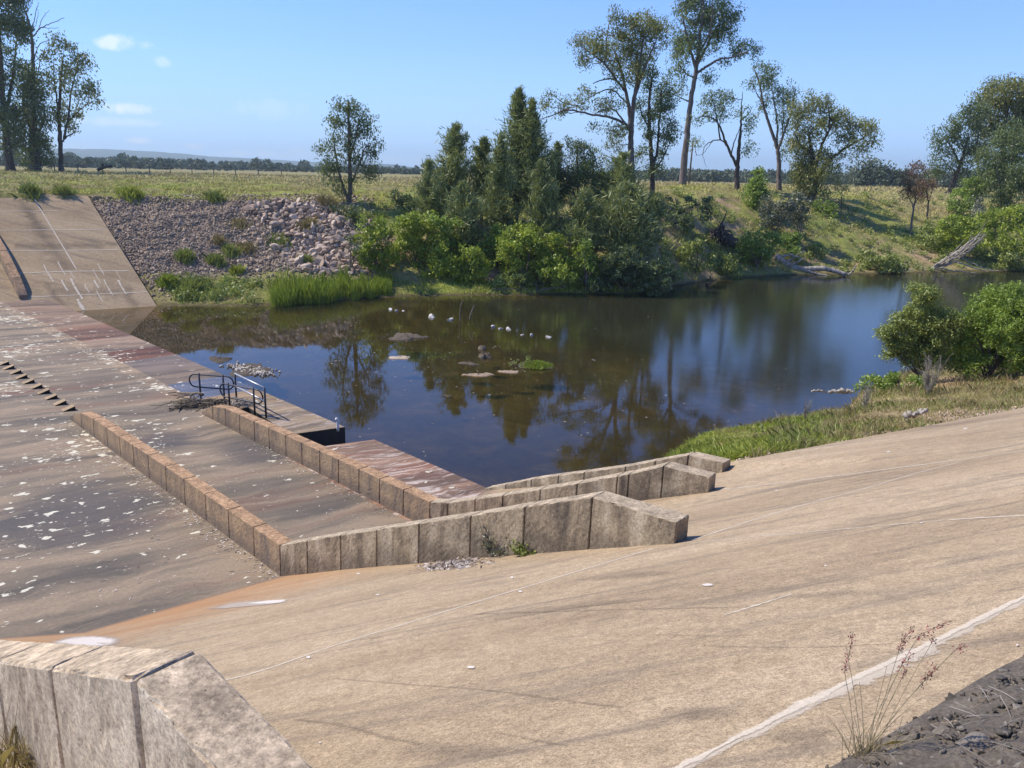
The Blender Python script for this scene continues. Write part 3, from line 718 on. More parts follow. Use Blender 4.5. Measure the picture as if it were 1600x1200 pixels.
rsv = np.concatenate([np.linspace(.3, 40, 60)[:-1], np.linspace(40, 125, 230), np.geomspace(125, 8500, 90)[1:]])
AZ, RS = np.meshgrid(np.radians(azs), rsv, indexing='ij')
TX, TY = (np.sin(AZ)*RS).ravel(), (np.cos(AZ)*RS).ravel(); TZ = ground(TX, TY)
na, nrr = len(azs), len(rsv); i = np.arange(na-1)[:, None]*nrr; j = np.arange(nrr-1)[None]
TF = np.stack([i+j, i+j+1, i+nrr+j+1, i+nrr+j], -1).reshape(-1, 4)
Zg = TZ.reshape(na, nrr); slope = np.abs(np.gradient(Zg, axis=1))/np.maximum(np.gradient(RS, axis=1), .01)
slope = slope.ravel()
vf = -((TX-Fp[0])*V[0]+(TY-Fp[1])*V[1]); rT = RS.ravel(); azT = AZ.ravel()
azpx = lambda x, y=380: az_of(x, y)
nz = .5+.5*hash_noise(TX, TY, .45)*.7+.25*hash_noise(TY, TX, 1.3)
rub = np.clip((azT-azpx(60))/.02, 0, 1)*np.clip((azpx(590)-azT)/.05, 0, 1)*np.clip((TZ-.35-.5*nz)/.4, 0, 1)*np.clip((5.35-TZ)/.3, 0, 1)*(rT > 48)*(rT < 72)
soil = np.clip((slope-np.where((azT > azpx(1010)) & (azT < azpx(1150)), .24, .36))/.16, 0, 1)*np.clip(nz*1.6-.3, 0, 1)*(rT > 50)*(rT < 140)*(azT > azpx(560))
soil = np.maximum(soil, np.clip(1.3-abs(TZ-.3)/1.0, 0, 1)*(azT > azpx(1040))*(rT > 60)*np.clip(nz*1.5-.3, 0, 1)*(rT < 100))
soil = np.maximum(soil, ((rT < 40)*1.0)*np.clip(nz*1.4-.2, 0, 1)*.8)
mud = np.clip((-.42-TZ)/.12, 0, 1)
me = np_mesh('ground', np.stack([TX, TY, TZ], 1), TF, True, attrs=dict(cover=np.stack([soil, rub, mud], 1)))
tag(link('ground', me, MAT['ground']), kind='structure')

# ---------------------------------------------------------------- water
wx, wy = np.meshgrid(np.linspace(-45, 190, 236), np.linspace(12, 150, 140), indexing='ij')
wx, wy = wx.ravel(), wy.ravel(); g = ground(wx, wy)
dep = np.clip((WATER_Z-g)/1.0, 0, 1)
sh = .2+.8*np.clip((wx+2)/22+(wy-44)/40+.25*hash_noise(wx, wy, .22), 0, 1)
dep = np.clip(np.minimum(dep*1.1, sh)+.1*hash_noise(wx, wy, .6), 0.02, 1)
i = np.arange(235)[:, None]*140; j = np.arange(139)[None]
WF = np.stack([i+j, i+140+j, i+140+j+1, i+j+1], -1).reshape(-1, 4)
me = np_mesh('river_water', np.stack([wx, wy, np.full(len(wx), WATER_Z)], 1), WF, True, attrs=dict(depth=dep))
tag(link('river_water', me, MAT['water']), kind='structure')

# ---------------------------------------------------------------- distant hills
t = NT('wooded_hill'); n = t.noise(t.pos, .01, 6, .7); MAT['hill'] = t.out(t.bsdf(t.ramp(n, [(.3, (.03, .042, .022)), (.7, (.07, .08, .04))]), 1, spec=0))
def hill(pts, r, depth, name='hills'):
    px = np.linspace(pts[0][0], pts[-1][0], 160); py = np.interp(px, [p[0] for p in pts], [p[1] for p in pts])
    py = py+np.cumsum(rng.normal(size=160))*.05+rng.normal(size=160)*.25
    Vv = []
    for k, s in enumerate((0, .25, .6, .85, 1.0, 1.3)):
        hh = (0, .45, .85, .97, 1.0, 0)[k]
        for x, y in zip(px, py):
            P = at_r(x, y, r); q = np.array([P[0], P[1]])*(1+(s-1)*depth/r)
            Vv.append((q[0], q[1], -4+(P[2]+4)*hh))
    i = np.arange(5)[:, None]*160; j = np.arange(159)[None]
    me = np_mesh(name, Vv, np.stack([i+j, i+j+1, i+160+j+1, i+160+j], -1).reshape(-1, 4), True)
    tag(link(name, me, MAT['hill']), kind='structure')
hill([(-700, 236), (-300, 228), (0, 231), (100, 232), (170, 233), (260, 238), (330, 244), (420, 249), (480, 252), (580, 257), (640, 261), (700, 266), (760, 271)], 5200, 1500)
hill([(400, 262), (520, 256), (560, 254), (610, 257), (660, 263), (720, 270)], 4300, 800)

# ---------------------------------------------------------------- air
bm = bmesh.new(); bmesh.ops.create_cube(bm, size=1)
for v in bm.verts: v.co = (v.co.x*18400, v.co.y*18400, -3.2+(v.co.z+.5)*163.2)
me = bpy.data.meshes.new('haze'); bm.to_mesh(me); bm.free()
hm = bpy.data.materials.new('haze_air'); hm.use_nodes = True; hm.node_tree.nodes.clear()
vo = hm.node_tree.nodes.new('ShaderNodeVolumePrincipled'); vo.inputs['Density'].default_value = HAZE; vo.inputs['Color'].default_value = (.74, .92, 1, 1); vo.inputs['Anisotropy'].default_value = .2
ho = hm.node_tree.nodes.new('ShaderNodeOutputMaterial'); hm.node_tree.links.new(vo.outputs[0], ho.inputs['Volume'])
tag(link('haze', me, hm), 'thin blue haze in the far air', 'haze', kind='stuff')

def gr(px, py, off=0.0):
    P = on_ground(px, py); return math.hypot(P[0], P[1])+off
# ================================================================== WALLS, RAILS, BLOCKS
def box_mesh(name, b, t, bev=.015, rough=0.0):
    bm = bmesh.new(); vs = [bm.verts.new(p) for p in list(b)+list(t)]
    for f in ([3, 2, 1, 0], [4, 5, 6, 7], [0, 1, 5, 4], [1, 2, 6, 5], [2, 3, 7, 6], [3, 0, 4, 7]): bm.faces.new([vs[i] for i in f])
    bmesh.ops.recalc_face_normals(bm, faces=bm.faces)
    if bev: bmesh.ops.bevel(bm, geom=list(bm.edges), offset=bev, segments=2, affect='EDGES', profile=.6)
    if rough:   # worn arrises: cut the long edges up and knock the corners about
        for _ in range(4):
            es = [e for e in bm.edges if e.calc_length() > .11]
            if not es: break
            bmesh.ops.subdivide_edges(bm, edges=es, cuts=1, use_grid_fill=True)
        bmesh.ops.triangulate(bm, faces=[f for f in bm.faces if len(f.verts) > 4])
        bm.normal_update()
        for v in bm.verts:
            sharp = min([1.0]+[f.normal.dot(v.normal) for f in v.link_faces])
            d = rng.normal()*rough*.25 - (abs(rng.normal())*rough if sharp < .93 else 0) - (rough*2.2 if sharp < .93 and rng.random() < .06 else 0)
            v.co += v.normal*d
    me = bpy.data.meshes.new(name); bm.to_mesh(me); bm.free(); return me
def wall_run(root, pts, hts, thick, m, perp, gap=.011, sink=.25, batter=.03, bev=.012, rough=.006):
    """pts: foot of the front face at each joint (3D), hts: height above foot there"""
    pts = [np.array(p, float) for p in pts]; up = np.array([0, 0, 1.])
    for i in range(len(pts)-1):
        a, b = pts[i], pts[i+1]; d = (b-a)/np.linalg.norm(b-a); a2, b2 = a+d*gap, b-d*gap
        ha = hts[i]; hb = hts[i+1]; pp = perp[i] if isinstance(perp, list) else perp
        bot = [a2-up*sink-pp*batter, b2-up*sink-pp*batter, b2-up*sink+pp*thick, a2-up*sink+pp*thick]
        top = [a2+up*ha, b2+up*hb, b2+up*hb+pp*thick, a2+up*ha+pp*thick]
        link('wall_panel', box_mesh('wall_panel', bot, top, bev, rough), m, root)
        if i < len(pts)-2:
            mb = MB(); e = pp*.03
            q = [b-d*gap*1.2, b+d*gap*1.2]; hj = hb-.02
            mb.hexa([q[0]-up*sink+e-pp*batter, q[1]-up*sink+e-pp*batter, q[1]-up*sink+pp*thick-e, q[0]-up*sink+pp*thick-e],
                    [q[0]+up*hj+e, q[1]+up*hj+e, q[1]+up*hj+pp*thick-e, q[0]+up*hj+pp*thick-e])
            link('joint_filler', mb.mesh('joint_filler'), MAT['joint'], root)
def px_floor_joints(P0, P1, xs):
    out = []
    d = P1-P0
    for x in xs:
        lo, hi = -.1, 1.1
        for _ in range(40):
            m_ = (lo+hi)/2; q = P0+d*m_-CAM; xx = 800+F_PX*(q@RT)/(q@FW)
            if xx < x: lo = m_
            else: hi = m_
        out.append(P0+d*lo)
    return out
def top_h(P, y):   # height above P that appears in row y
    lo, hi = 0, 3
    for _ in range(40):
        m_ = (lo+hi)/2; q = P+np.array([0, 0, m_])-CAM; yy = 600-F_PX*(q@UP)/(q@FW)
        if yy > y: lo = m_
        else: hi = m_
    return lo
TH = .3
A0 = at_z(110, 655, 0)
wa = empty('baffle_wall', A1, 'brown stained concrete wall nearest the camera on the stained floor, its long arm bending up the tan slope with a weed at its foot', 'wall')
pa = px_floor_joints(A0, A1, [110, 129, 149, 170, 190, 211, 235, 262, 291, 324, 360, 399, 440])
ha = [.12, .5]+[.6+.08*min(1, i/5) for i in range(11)]
wall_run(wa, pa, ha, TH, MAT['wall_brown'], PERP)
sa = [A1]+[on_apron(x, y) for x, y in ((482, 896), (534, 890), (590, 885), (655, 880), (735, 872.5), (818, 866), (921, 858), (1056, 849))]
sdA = (sa[-1]-A1); sdA[2] = 0; sdA /= np.linalg.norm(sdA); pA = np.array([-sdA[1], sdA[0], 0]); pA = pA if pA@U > 0 else -pA
hs = [.68]+[top_h(sa[i], y) for i, y in ((1, 845), (2, 836), (3, 828), (4, 818), (5, 806), (6, 792), (7, 777), (8, 816))]
print('A', np.round(hs, 2), [np.round(p, 2) for p in (sa[1], sa[-1])])
wall_run(wa, sa, hs, TH, MAT['wall'], pA)
wb = empty('baffle_wall', B1, 'brown stained concrete wall beside the rails and driftwood, middle one of the three walls that climb the slope', 'wall')
pb = px_floor_joints(B0, B1, [316, 333, 354, 376, 399, 422, 448, 473, 501, 530, 562, 594, 631, 672])
wall_run(wb, pb, [.1, .45]+[.6+.06*min(1, i/6) for i in range(12)], TH, MAT['wall_brown'], PERP)
sb = [B1]+[on_apron(x, y) for x, y in ((700, 821), (742, 815), (785, 809), (843, 802), (900, 795), (962, 787), (980, 784.5), (1033, 778), (1108, 769))]
sdB = (sb[-1]-B1); sdB[2] = 0; sdB /= np.linalg.norm(sdB); pB = np.array([-sdB[1], sdB[0], 0]); pB = pB if pB@U > 0 else -pB
hb = [.66]+[top_h(sb[i], y) for i, y in ((1, 786), (2, 780), (3, 774), (4, 765), (5, 756), (6, 744), (7, 741), (8, 728), (9, 746))]
print('B', np.round(hb, 2))
wall_run(wb, sb, hb, TH, MAT['wall'], pB)
wc = empty('baffle_wall', C1, 'short grey concrete wall at the water edge, farthest of the three walls that climb the slope', 'wall')
sc = [C1]+[on_apron(x, y) for x, y in ((790, 764), (830, 761), (872, 758), (912, 755), (976, 750.5), (1022, 747), (1073, 742), (1130, 738))]
sdC = (sc[-1]-C1); sdC[2] = 0; sdC /= np.linalg.norm(sdC); pC = np.array([-sdC[1], sdC[0], 0]); pC = pC if pC@U > 0 else -pC
hc = [.05]+[top_h(sc[i], y) for i, y in ((1, 757), (2, 749), (3, 743), (4, 738), (5, 729), (6, 720), (7, 711), (8, 723))]
print('C', np.round(hc, 2))
wall_run(wc, sc, hc, TH, MAT['wall'], pC)
# foreground wall
hD = .79
Dp = on_plane(208, 1060, hD)-np.array([0, 0, hD]); Db = on_plane(302, 1022, hD)-np.array([0, 0, hD])
dD = -np.array([math.sin(R(131)), math.cos(R(131)), 0])
pD = np.array([-dD[1], dD[0], 0]); pD = pD if pD@U > 0 else -pD
thD = max(.3, (Db-Dp)@pD*.88)
def onp(P): return np.array([P[0], P[1], A1[2]+SLOPE*((P-A1)@V)])
jd = [-1.0, 0, 1.15, 2.25, 3.4, 4.6]
ptsD = [onp(Dp+dD*s) for s in jd[::-1]]; htD = [hD]*(len(jd)-1)+[.25]
wd_ = empty('baffle_wall', Dp, 'pale pitted concrete wall in the bottom left foreground with a wide rough sloping end', 'wall')
wall_run(wd_, ptsD, htD, thD, MAT['wall_near'], pD, gap=.02, sink=.9, batter=.02, bev=.02, rough=.007)
# wall on the far slope
wf = empty('baffle_wall', on_far(42, 465), 'distant baffle wall running down the far concrete slope, dark on its downstream side', 'wall')
fpts = [on_far(x, y) for x, y in ((-30, 340), (-12, 366), (3, 389), (14, 409), (25, 430), (35, 449), (44, 466))]
wall_run(wf, fpts, [.7]*5+[.6, .2], .45, MAT['wall_brown'], -PERP, gap=.02)

# chute blocks in a row on the floor
root = None; blk = None
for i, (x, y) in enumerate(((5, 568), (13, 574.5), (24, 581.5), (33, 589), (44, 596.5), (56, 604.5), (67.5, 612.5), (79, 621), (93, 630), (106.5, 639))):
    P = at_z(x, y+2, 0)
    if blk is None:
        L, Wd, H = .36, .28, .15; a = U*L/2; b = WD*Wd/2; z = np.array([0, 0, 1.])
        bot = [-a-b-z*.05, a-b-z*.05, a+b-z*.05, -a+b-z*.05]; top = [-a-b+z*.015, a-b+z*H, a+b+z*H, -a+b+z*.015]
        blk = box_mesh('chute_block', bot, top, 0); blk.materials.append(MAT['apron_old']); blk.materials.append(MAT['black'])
        for f in blk.polygons: f.material_index = 0 if f.normal.z > .5 else 1  # concrete tops; the shade on the sides is put into their black colour
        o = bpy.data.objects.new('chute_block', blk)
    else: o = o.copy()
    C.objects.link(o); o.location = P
    tag(o, 'small concrete wedge block with shade-black sides in the slanting row on the stained floor', 'block', 'wedge blocks in a row on the spillway floor')

# guard rails
def loop_rail(pa_, pb_, ht, over, label):
    a, b = at_z(*pa_, 0), at_z(*pb_, 0); d = (b-a)/np.linalg.norm(b-a); up = np.array([0, 0, 1.])
    r = empty('guard_rail', (a+b)/2, label, 'railing')
    for p in (a, b):
        mb = MB(); mb.tube([p-up*.05, p+up*(ht+.05)], .032, 8); link('post', mb.mesh('post', True), MAT['steel_dark'], r)
    t0, t1 = ht, ht*.48; rad = (t0-t1)/2; zc = (t0+t1)/2; pts = []
    for th in np.linspace(90, 270, 13): pts.append(a-d*over+d*rad*math.cos(R(th))+up*(zc+rad*math.sin(R(th))))
    for th in np.linspace(-90, 90, 13): pts.append(b+d*over+d*rad*math.cos(R(th))+up*(zc+rad*math.sin(R(th))))
    pts.append(pts[0]); mb = MB(); mb.tube(pts, .026, 7, False); link('loop_rail', mb.mesh('loop_rail', True), MAT['steel_dark'], r)
def ht_at(px, y): return top_h(at_z(*px, 0), y)
loop_rail((314, 623), (351, 626), ht_at((351, 626), 588), .16, 'dark steel loop rail standing behind the driftwood, farther of the two rounded rails')
loop_rail((359.5, 640), (398.5, 648), ht_at((398.5, 648), 608), .16, 'dark steel loop rail next to the wall end, nearer of the two rounded rails')
a, b = at_z(370, 628, 0), at_z(416, 653, 0); hh = ht_at((416, 653), 606); up = np.array([0, 0, 1.])
r = empty('guard_rail', (a+b)/2, 'square galvanised guard rail with two posts and pale top bar beside the water', 'railing')
for p in (a, b):
    mb = MB(); mb.tube([p-up*.05, p+up*hh], .034, 8); link('post', mb.mesh('post', True), MAT['steel_dark'], r)
for k, nm in ((1, 'top_bar'), (.55, 'middle_bar')):
    mb = MB(); mb.tube([a+up*hh*k, b+up*hh*k], .03, 8); link(nm, mb.mesh(nm, True), MAT['galv'], r)
p = at_z(528, 671, 0); mb = MB(); mb.tube(curve([p-up*.05, p+up*.3, p+up*.36-U*.06], 8), .045, 8)
tag(link('marker_peg', mb.mesh('marker_peg', True), MAT['white']), 'short white peg at the corner of the slab above the black slot', 'peg')

# driftwood caught at the end of the wall
def stick_pile(name, c, rx, ry, h, n, label, cat, m, L=(.3, 1.1), rad=(.008, .025), kind=None):
    mb = MB()
    for _ in range(n):
        q = rng.normal(size=2)*.42; P = c+np.array([q[0]*rx, q[1]*ry, abs(rng.normal())*h*.5*max(.1, 1-np.hypot(*q))])
        a = rng.uniform(0, 6.28); l = rng.uniform(*L)/2; e = rng.normal()*.3
        D = np.array([math.cos(a), math.sin(a), e*.6])*l
        A, B = P-D, P+D; lo = c[2]+.015; A[2] = max(A[2], lo); B[2] = max(B[2], lo)
        mb.tube(curve([A, P+rng.normal(size=3)*.04*l+np.array([0, 0, .01]), B], 5), np.linspace(*(rng.uniform(*rad)*np.array([1, .5])), 5), 5)
    return tag(link(name, mb.mesh(name, True), m), label, cat, kind=kind)
stick_pile('driftwood_pile', at_z(300, 634, 0), .7, .45, .4, 110, 'tangled pile of dark flood sticks heaped against the wall end by the rails', 'driftwood', MAT['driftwood'])
stick_pile('driftwood_pile', at_z(335, 630, 0), .6, .35, .22, 45, 'low spread of sticks and dry leaves under the far loop rail', 'driftwood', MAT['driftwood'], (.15, .6))
stick_pile('driftwood_pile', at_z(377, 634, 0), .45, .25, .25, 50, 'small pale clump of flood debris between the near loop rail and the square rail', 'driftwood', MAT['deadwood'], (.1, .5))
a, b = at_z(262, 616, 0)+up*.05, at_z(318, 630, 0)+up*.3
mb = MB(); mb.tube(curve([a, (a+b)/2+up*.03, b], 8, .02), np.linspace(.025, .055, 9), 6); tag(link('fallen_branch', mb.mesh('fallen_branch', True), MAT['driftwood']), 'long thin branch poking out of the driftwood pile towards the far slope', 'branch')

# pale leaf and bark litter with a weed at the foot of the near wall
def litter(name, c, du, dv, n, m, L, label, cat, zf):
    Pn = rng.normal(size=(n, 2))*.5; V_ = []; F_ = []
    for i, (p, q) in enumerate(Pn):
        X = c+du*p+dv*q; zz = zf(X[0], X[1])
        if zz is None: continue
        X = np.array([X[0], X[1], zz+.012+abs(rng.normal())*.02]); a = rng.uniform(0, 6.28); l = rng.uniform(*L); w = l*.22
        D = np.array([math.cos(a), math.sin(a), rng.normal()*.35]); S = np.array([-D[1], D[0], rng.normal()*.4]); k = len(V_)
        V_ += [X-D*l/2, X+S*w/2+np.array([0, 0, .01]), X+D*l/2, X-S*w/2]; F_.append((k, k+1, k+2, k+3))
    return tag(link(name, np_mesh(name, V_, np.array(F_)), m), label, cat, kind='stuff')
c = on_apron(706, 884); e = on_apron(760, 879)-c; e2 = on_apron(706, 877)-c
t = NT('bark_litter'); MAT['litter'] = t.out(t.bsdf(t.ramp(t.geo.outputs['Random Per Island'], [(0, (.14, .1, .07)), (.5, (.4, .33, .27)), (1, (.62, .56, .5))]), .9))
litter('leaf_litter', c, e*.9, e2*.9, 900, MAT['litter'], (.03, .11), None, None, apron_z)
# scattered twigs and scraps on the floor at the wall foot
def scatter_scraps():
    V_ = []; F_ = []
    def add(P, l, w):
        a = rng.uniform(0, 6.28); D = np.array([math.cos(a), math.sin(a), 0]); S = np.array([-D[1], D[0], 0]); k = len(V_)
        P = P+np.array([0, 0, .01]); V_.extend([P-D*l/2, P-D*l*.1+S*w/2, P+D*l/2, P+D*l*.1-S*w/2]); F_.append((k, k+1, k+2, k+3))
    for i in range(380):
        s = rng.uniform(.2, 1); P = A0+(A1-A0)*s-PERP*abs(rng.normal())*.18; add(P-PERP*.05, rng.uniform(.03, .13), rng.uniform(.015, .05))
    for i in range(160):
        s = rng.uniform(.3, 1); P = B0+(B1-B0)*s-PERP*(.05+abs(rng.normal())*.2); add(P, rng.uniform(.03, .1), rng.uniform(.015, .05))
    for i in range(420):
        P = at_z(rng.uniform(150, 600), rng.uniform(700, 960), 0)
        if (P-A1)@V < -.4: add(P, rng.uniform(.03, .16), rng.uniform(.008, .03))
    tag(link('floor_scraps', np_mesh('floor_scraps', V_, np.array(F_)), MAT['litter']), kind='stuff')
scatter_scraps()

# ================================================================== PLANT BUILDERS
def leaf_quads(P, Dv, L, Wd, jitn=1.0):
    n = len(P); Dv = Dv/(np.linalg.norm(Dv, axis=1)[:, None]+1e-9)
    S = np.cross(Dv, rng.normal(size=(n, 3))); S /= np.linalg.norm(S, axis=1)[:, None]+1e-9
    l = (L*rng.uniform(.6, 1.3, n))[:, None]; w = (Wd*rng.uniform(.7, 1.3, n))[:, None]
    V_ = np.stack([P-Dv*l/2, P+S*w/2, P+Dv*l/2, P-S*w/2], 1).reshape(-1, 3)
    return V_, np.arange(4*n).reshape(n, 4)
def ball(n, flat=1.0):
    v = rng.normal(size=(n, 3)); v /= np.linalg.norm(v, axis=1)[:, None]; v *= (rng.random(n)**.45)[:, None]; v[:, 2] *= flat; return v
def pxm(r): return r*1.03/F_PX
def blob_tree(name, label, cat, base, stems, crown, leaf, bark='bark', group=None, w=.3, dens=1.0, lsz=(.26, .09), droop=.7, depth=.8, sub=.8, twig=.02, taper=.35, bare=(), crown_name='crown', fill=1.0, rb=None, cs=1.22):
    """base: (px,py) of the foot; stems: list of (polyline px, start radius factor); crown: ellipses in px"""
    P0 = on_ground(*base) if rb is None else None
    if rb is not None:
        q = at_r(base[0], base[1], rb); P0 = np.array([q[0], q[1], G(q[0], q[1])])
    r = math.hypot(P0[0], P0[1]); k = pxm(r)
    view = np.array([P0[0], P0[1], 0])/r
    root = empty(name, P0, label, cat, group)
    mb = MB(); skel = []
    for si, st in enumerate(stems):
        pts, f = st[0], st[1]; dz = st[2] if len(st) > 2 else (0 if si == 0 else rng.normal()*len(pts)*.5*k*8)
        Q = [at_r(x, y, r) for x, y in pts]
        if si == 0: Q[0] = P0-np.array([0, 0, .25])
        n = len(Q); Q = np.array([q+view*dz*(i/(n-1))**1.5*(si > 0) for i, q in enumerate(Q)])
        if si > 0 and skel:   # root the limb on the nearest point of what is there
            allp = np.concatenate(skel); Q[0] = allp[np.argmin(((allp-Q[0])**2).sum(1))]
        cv = curve(Q, 6*n, .012*k*30)
        rad = w*f*np.linspace(1, taper if len(st) < 4 else st[3], len(cv))
        if si == 0: rad[:3] *= np.array([1.45, 1.2, 1.06])
        mb.tube(cv, rad, 8, True, .04); skel.append(cv)
    allp = np.concatenate(skel); LV = []; LF = []; nv = 0
    for el in crown:
        cx, cy, rx, ry = el[:4]; rx *= cs; ry *= cs; dd = el[4] if len(el) > 4 else rng.normal()*depth*rx*.6
        c0 = at_r(cx, cy, r)+view*dd*k; R3 = np.array([rx*k, max(min(rx, ry)*k*depth, .3), ry*k])
        right = np.array([view[1], -view[0], 0])
        low = allp[allp[:, 2] < c0[2]+.1] if (allp[:, 2] < c0[2]+.1).any() else allp
        s0 = low[np.argmin(((low-c0)**2).sum(1)+1.2*np.maximum(0, low[:, 2]-c0[2]+.3)**2)]
        mid = (s0+c0)/2+np.array([0, 0, -.08])*np.linalg.norm(c0-s0)
        if np.linalg.norm(c0-s0) > .04:
            mb.tube(curve([s0, mid, c0], 8, .03), np.linspace(min(w*.3, .02+.022*np.linalg.norm(R3)), twig, 9), 5, False)
        area = math.pi*R3[0]*R3[2]; ns = max(3, int(area/(sub*sub*math.pi)*2.7*fill))
        off = ball(ns); S3 = c0+right*(off[:, :1]*R3[0])+view*(off[:, 1:2]*R3[1])+np.array([0, 0, 1])*(off[:, 2:]*R3[2])
        for s in S3:
            if rng.random() < .55: mb.tube(curve([c0+(s-c0)*.05, (c0+s)/2+rng.normal(size=3)*.06, s], 4), np.linspace(twig, twig*.4, 5), 3, False)
            sr = sub*rng.uniform(.6, 1.2)
            m = max(8, int(dens*(1.12 if crown_name == 'crown' else 1.5)*math.pi*sr*sr/(lsz[0]*lsz[1]/2)*rng.uniform(.5, 1.4)))
            b = np.clip(rng.normal(size=(m, 3)), -2, 2)*(np.array([.58, .58, .5]) if crown_name == 'crown' else np.array([.5, .5, .4]))*sr; Pn = s+b
            D = rng.normal(size=(m, 3))*.75; D[:, 2] -= droop*1.3
            v, f = leaf_quads(Pn, D, lsz[0], lsz[1]); LV.append(v); LF.append(f+nv); nv += len(v)
    for bp in bare:
        Q = np.array([at_r(x, y, r) for x, y in bp]); Q[0] = allp[np.argmin(((allp-Q[0])**2).sum(1))]
        Q += view*np.linspace(0, rng.normal()*1.0, len(Q))[:, None]
        mb.tube(curve(Q, 5*len(Q), .02), np.linspace(w*.28, .02, len(curve(Q, 5*len(Q)))), 5)
    link('trunk' if crown_name == 'crown' else 'stems', mb.mesh('trunk', True), MAT[bark], root)
    if LV: link(crown_name, np_mesh('crown', np.concatenate(LV), np.concatenate(LF)), MAT[leaf], root)
    return root
def spire(name, label, base_r, top, halfw, basepx, group=None, leaf='cas', n=130, lean=0.0, dens=1.0, tops=1):
    """casuarina: ascending fine branches that carry drooping needles"""
    q = at_r(basepx[0], basepx[1], base_r); P0 = np.array([q[0], q[1], G(q[0], q[1])]); r = base_r; k = pxm(r)
    root = empty(name, P0, label, 'tree', group); Tp = at_r(top[0], top[1], r); H = Tp[2]-P0[2]; Wm = halfw*k
    mb = MB(); tr = curve([P0-np.array([0, 0, .2]), P0*.5+Tp*.5+rng.normal(size=3)*.15*np.array([1, 1, 0]), Tp], 14, .03)
    mb.tube(tr, np.linspace(.035*Wm+.09, .015, len(tr)), 7)
    LV = []; LF = []; nv = 0; n = int(n*.78)
    for i in range(n):
        s = .06+.92*rng.random()**.85; c = np.array([np.interp(s, np.linspace(0, 1, len(tr)), tr[:, j]) for j in range(3)])
        prof = (min(1, s/.14)**.6)*(1-s)**.95*1.2+.05
        a = rng.uniform(0, 6.28); l = Wm*prof*rng.uniform(.35, 1.35)
        d = np.array([math.cos(a), math.sin(a), rng.uniform(.5, 1.7)]); d /= np.linalg.norm(d); ln = l/max(.35, math.hypot(d[0], d[1]))
        ln = min(ln, (1-s)*H+.5)
        e = c+d*ln+np.array([0, 0, -.06*ln*ln*.2])
        mb.tube([c, (c+e)/2+rng.normal(size=3)*.05*ln, e], np.array([.012+.012*ln, .012, .004]), 3, False)
        m = int((12+30*ln)*dens); t = rng.uniform(.15, 1.05, m)[:, None]
        Pn = c+(e-c)*t+rng.normal(size=(m, 3))*(.05+.09*ln)*np.array([1, 1, .8])
        D = d*.9+rng.normal(size=(m, 3))*.45+np.array([0, 0, -.15])
        v, f = leaf_quads(Pn, D, .62, .075); LV.append(v); LF.append(f+nv); nv += len(v)
    link('trunk', mb.mesh('trunk', True), MAT['bark'], root)
    link('crown', np_mesh('crown', np.concatenate(LV), np.concatenate(LF)), MAT[leaf], root)
    return root
def bush(name, label, base, ell, leaf, rb=None, dens=1.0, lsz=(.26, .13), sub=.42, group=None, stems=5, bark='bark_mid', w=.06, droop=.25, depth=.9, fill=1.0, cat='shrub', cs=1.28):
    bx, by = base; st = []
    for i in range(stems):
        e = ell[i % len(ell)]; st.append(([(bx+rng.normal()*2, by), ((bx+e[0])/2+rng.normal()*2, (by+e[1])/2), (e[0]+rng.normal()*e[2]*.3, e[1]+rng.normal()*e[3]*.3)], 1 if i else 1.2))
    return blob_tree(name, label, cat, base, st, ell, leaf, bark, group, w=w, dens=dens, lsz=lsz, droop=droop, depth=depth, sub=sub, twig=.012, crown_name='foliage', rb=rb, fill=fill, cs=cs)
def blades(P, H, Wd, lean=.35, seg2=False):
    n = len(P); a = rng.uniform(0, 6.28, n); S = np.stack([np.cos(a), np.sin(a), 0*a], 1)
    h = (H*rng.uniform(.5, 1.25, n)); ln = rng.normal(size=(n, 2))*lean
    T = P+np.stack([ln[:, 0]*h, ln[:, 1]*h, h], 1); w = (Wd*rng.uniform(.7, 1.3, n))[:, None]
    if not seg2:
        return np.stack([P-S*w/2, P+S*w/2, T], 1).reshape(-1, 3), np.arange(3*n).reshape(n, 3)
    Mm = P+(T-P)*.55+np.array([0, 0, 1])*(h*.12)[:, None]; T = T-np.array([0, 0, 1])*(h*.12)[:, None]
    V_ = np.stack([P-S*w/2, P+S*w/2, Mm+S*w*.4, T, Mm-S*w*.4], 1).reshape(-1, 3)
    return V_, np.arange(5*n).reshape(n, 5)
def tuft(name, label, px, rad, h, n, leaf, group=None, cat='grass tuft', wd=.02, lean=.4, P0=None, name2=None):
    P0 = on_ground(*px) if P0 is None else P0
    q = np.clip(rng.normal(size=(n, 2)), -1.9, 1.9)*rad*.4; Pn = P0+np.concatenate([q, np.zeros((n, 1))], 1)
    Pn[:, 2] = ground(Pn[:, 0], Pn[:, 1])-.02
    fall = np.clip(1.15-np.hypot(q[:, 0], q[:, 1])/rad*.7, .3, 1.1)
    v, f = blades(Pn, h*fall, wd, lean, True)
    o = link(name, np_mesh(name, v-P0, f), MAT[leaf], loc=P0); return tag(o, label, cat, group)
# ================================================================== TREES
GL = 'tall eucalypts along the far bank'
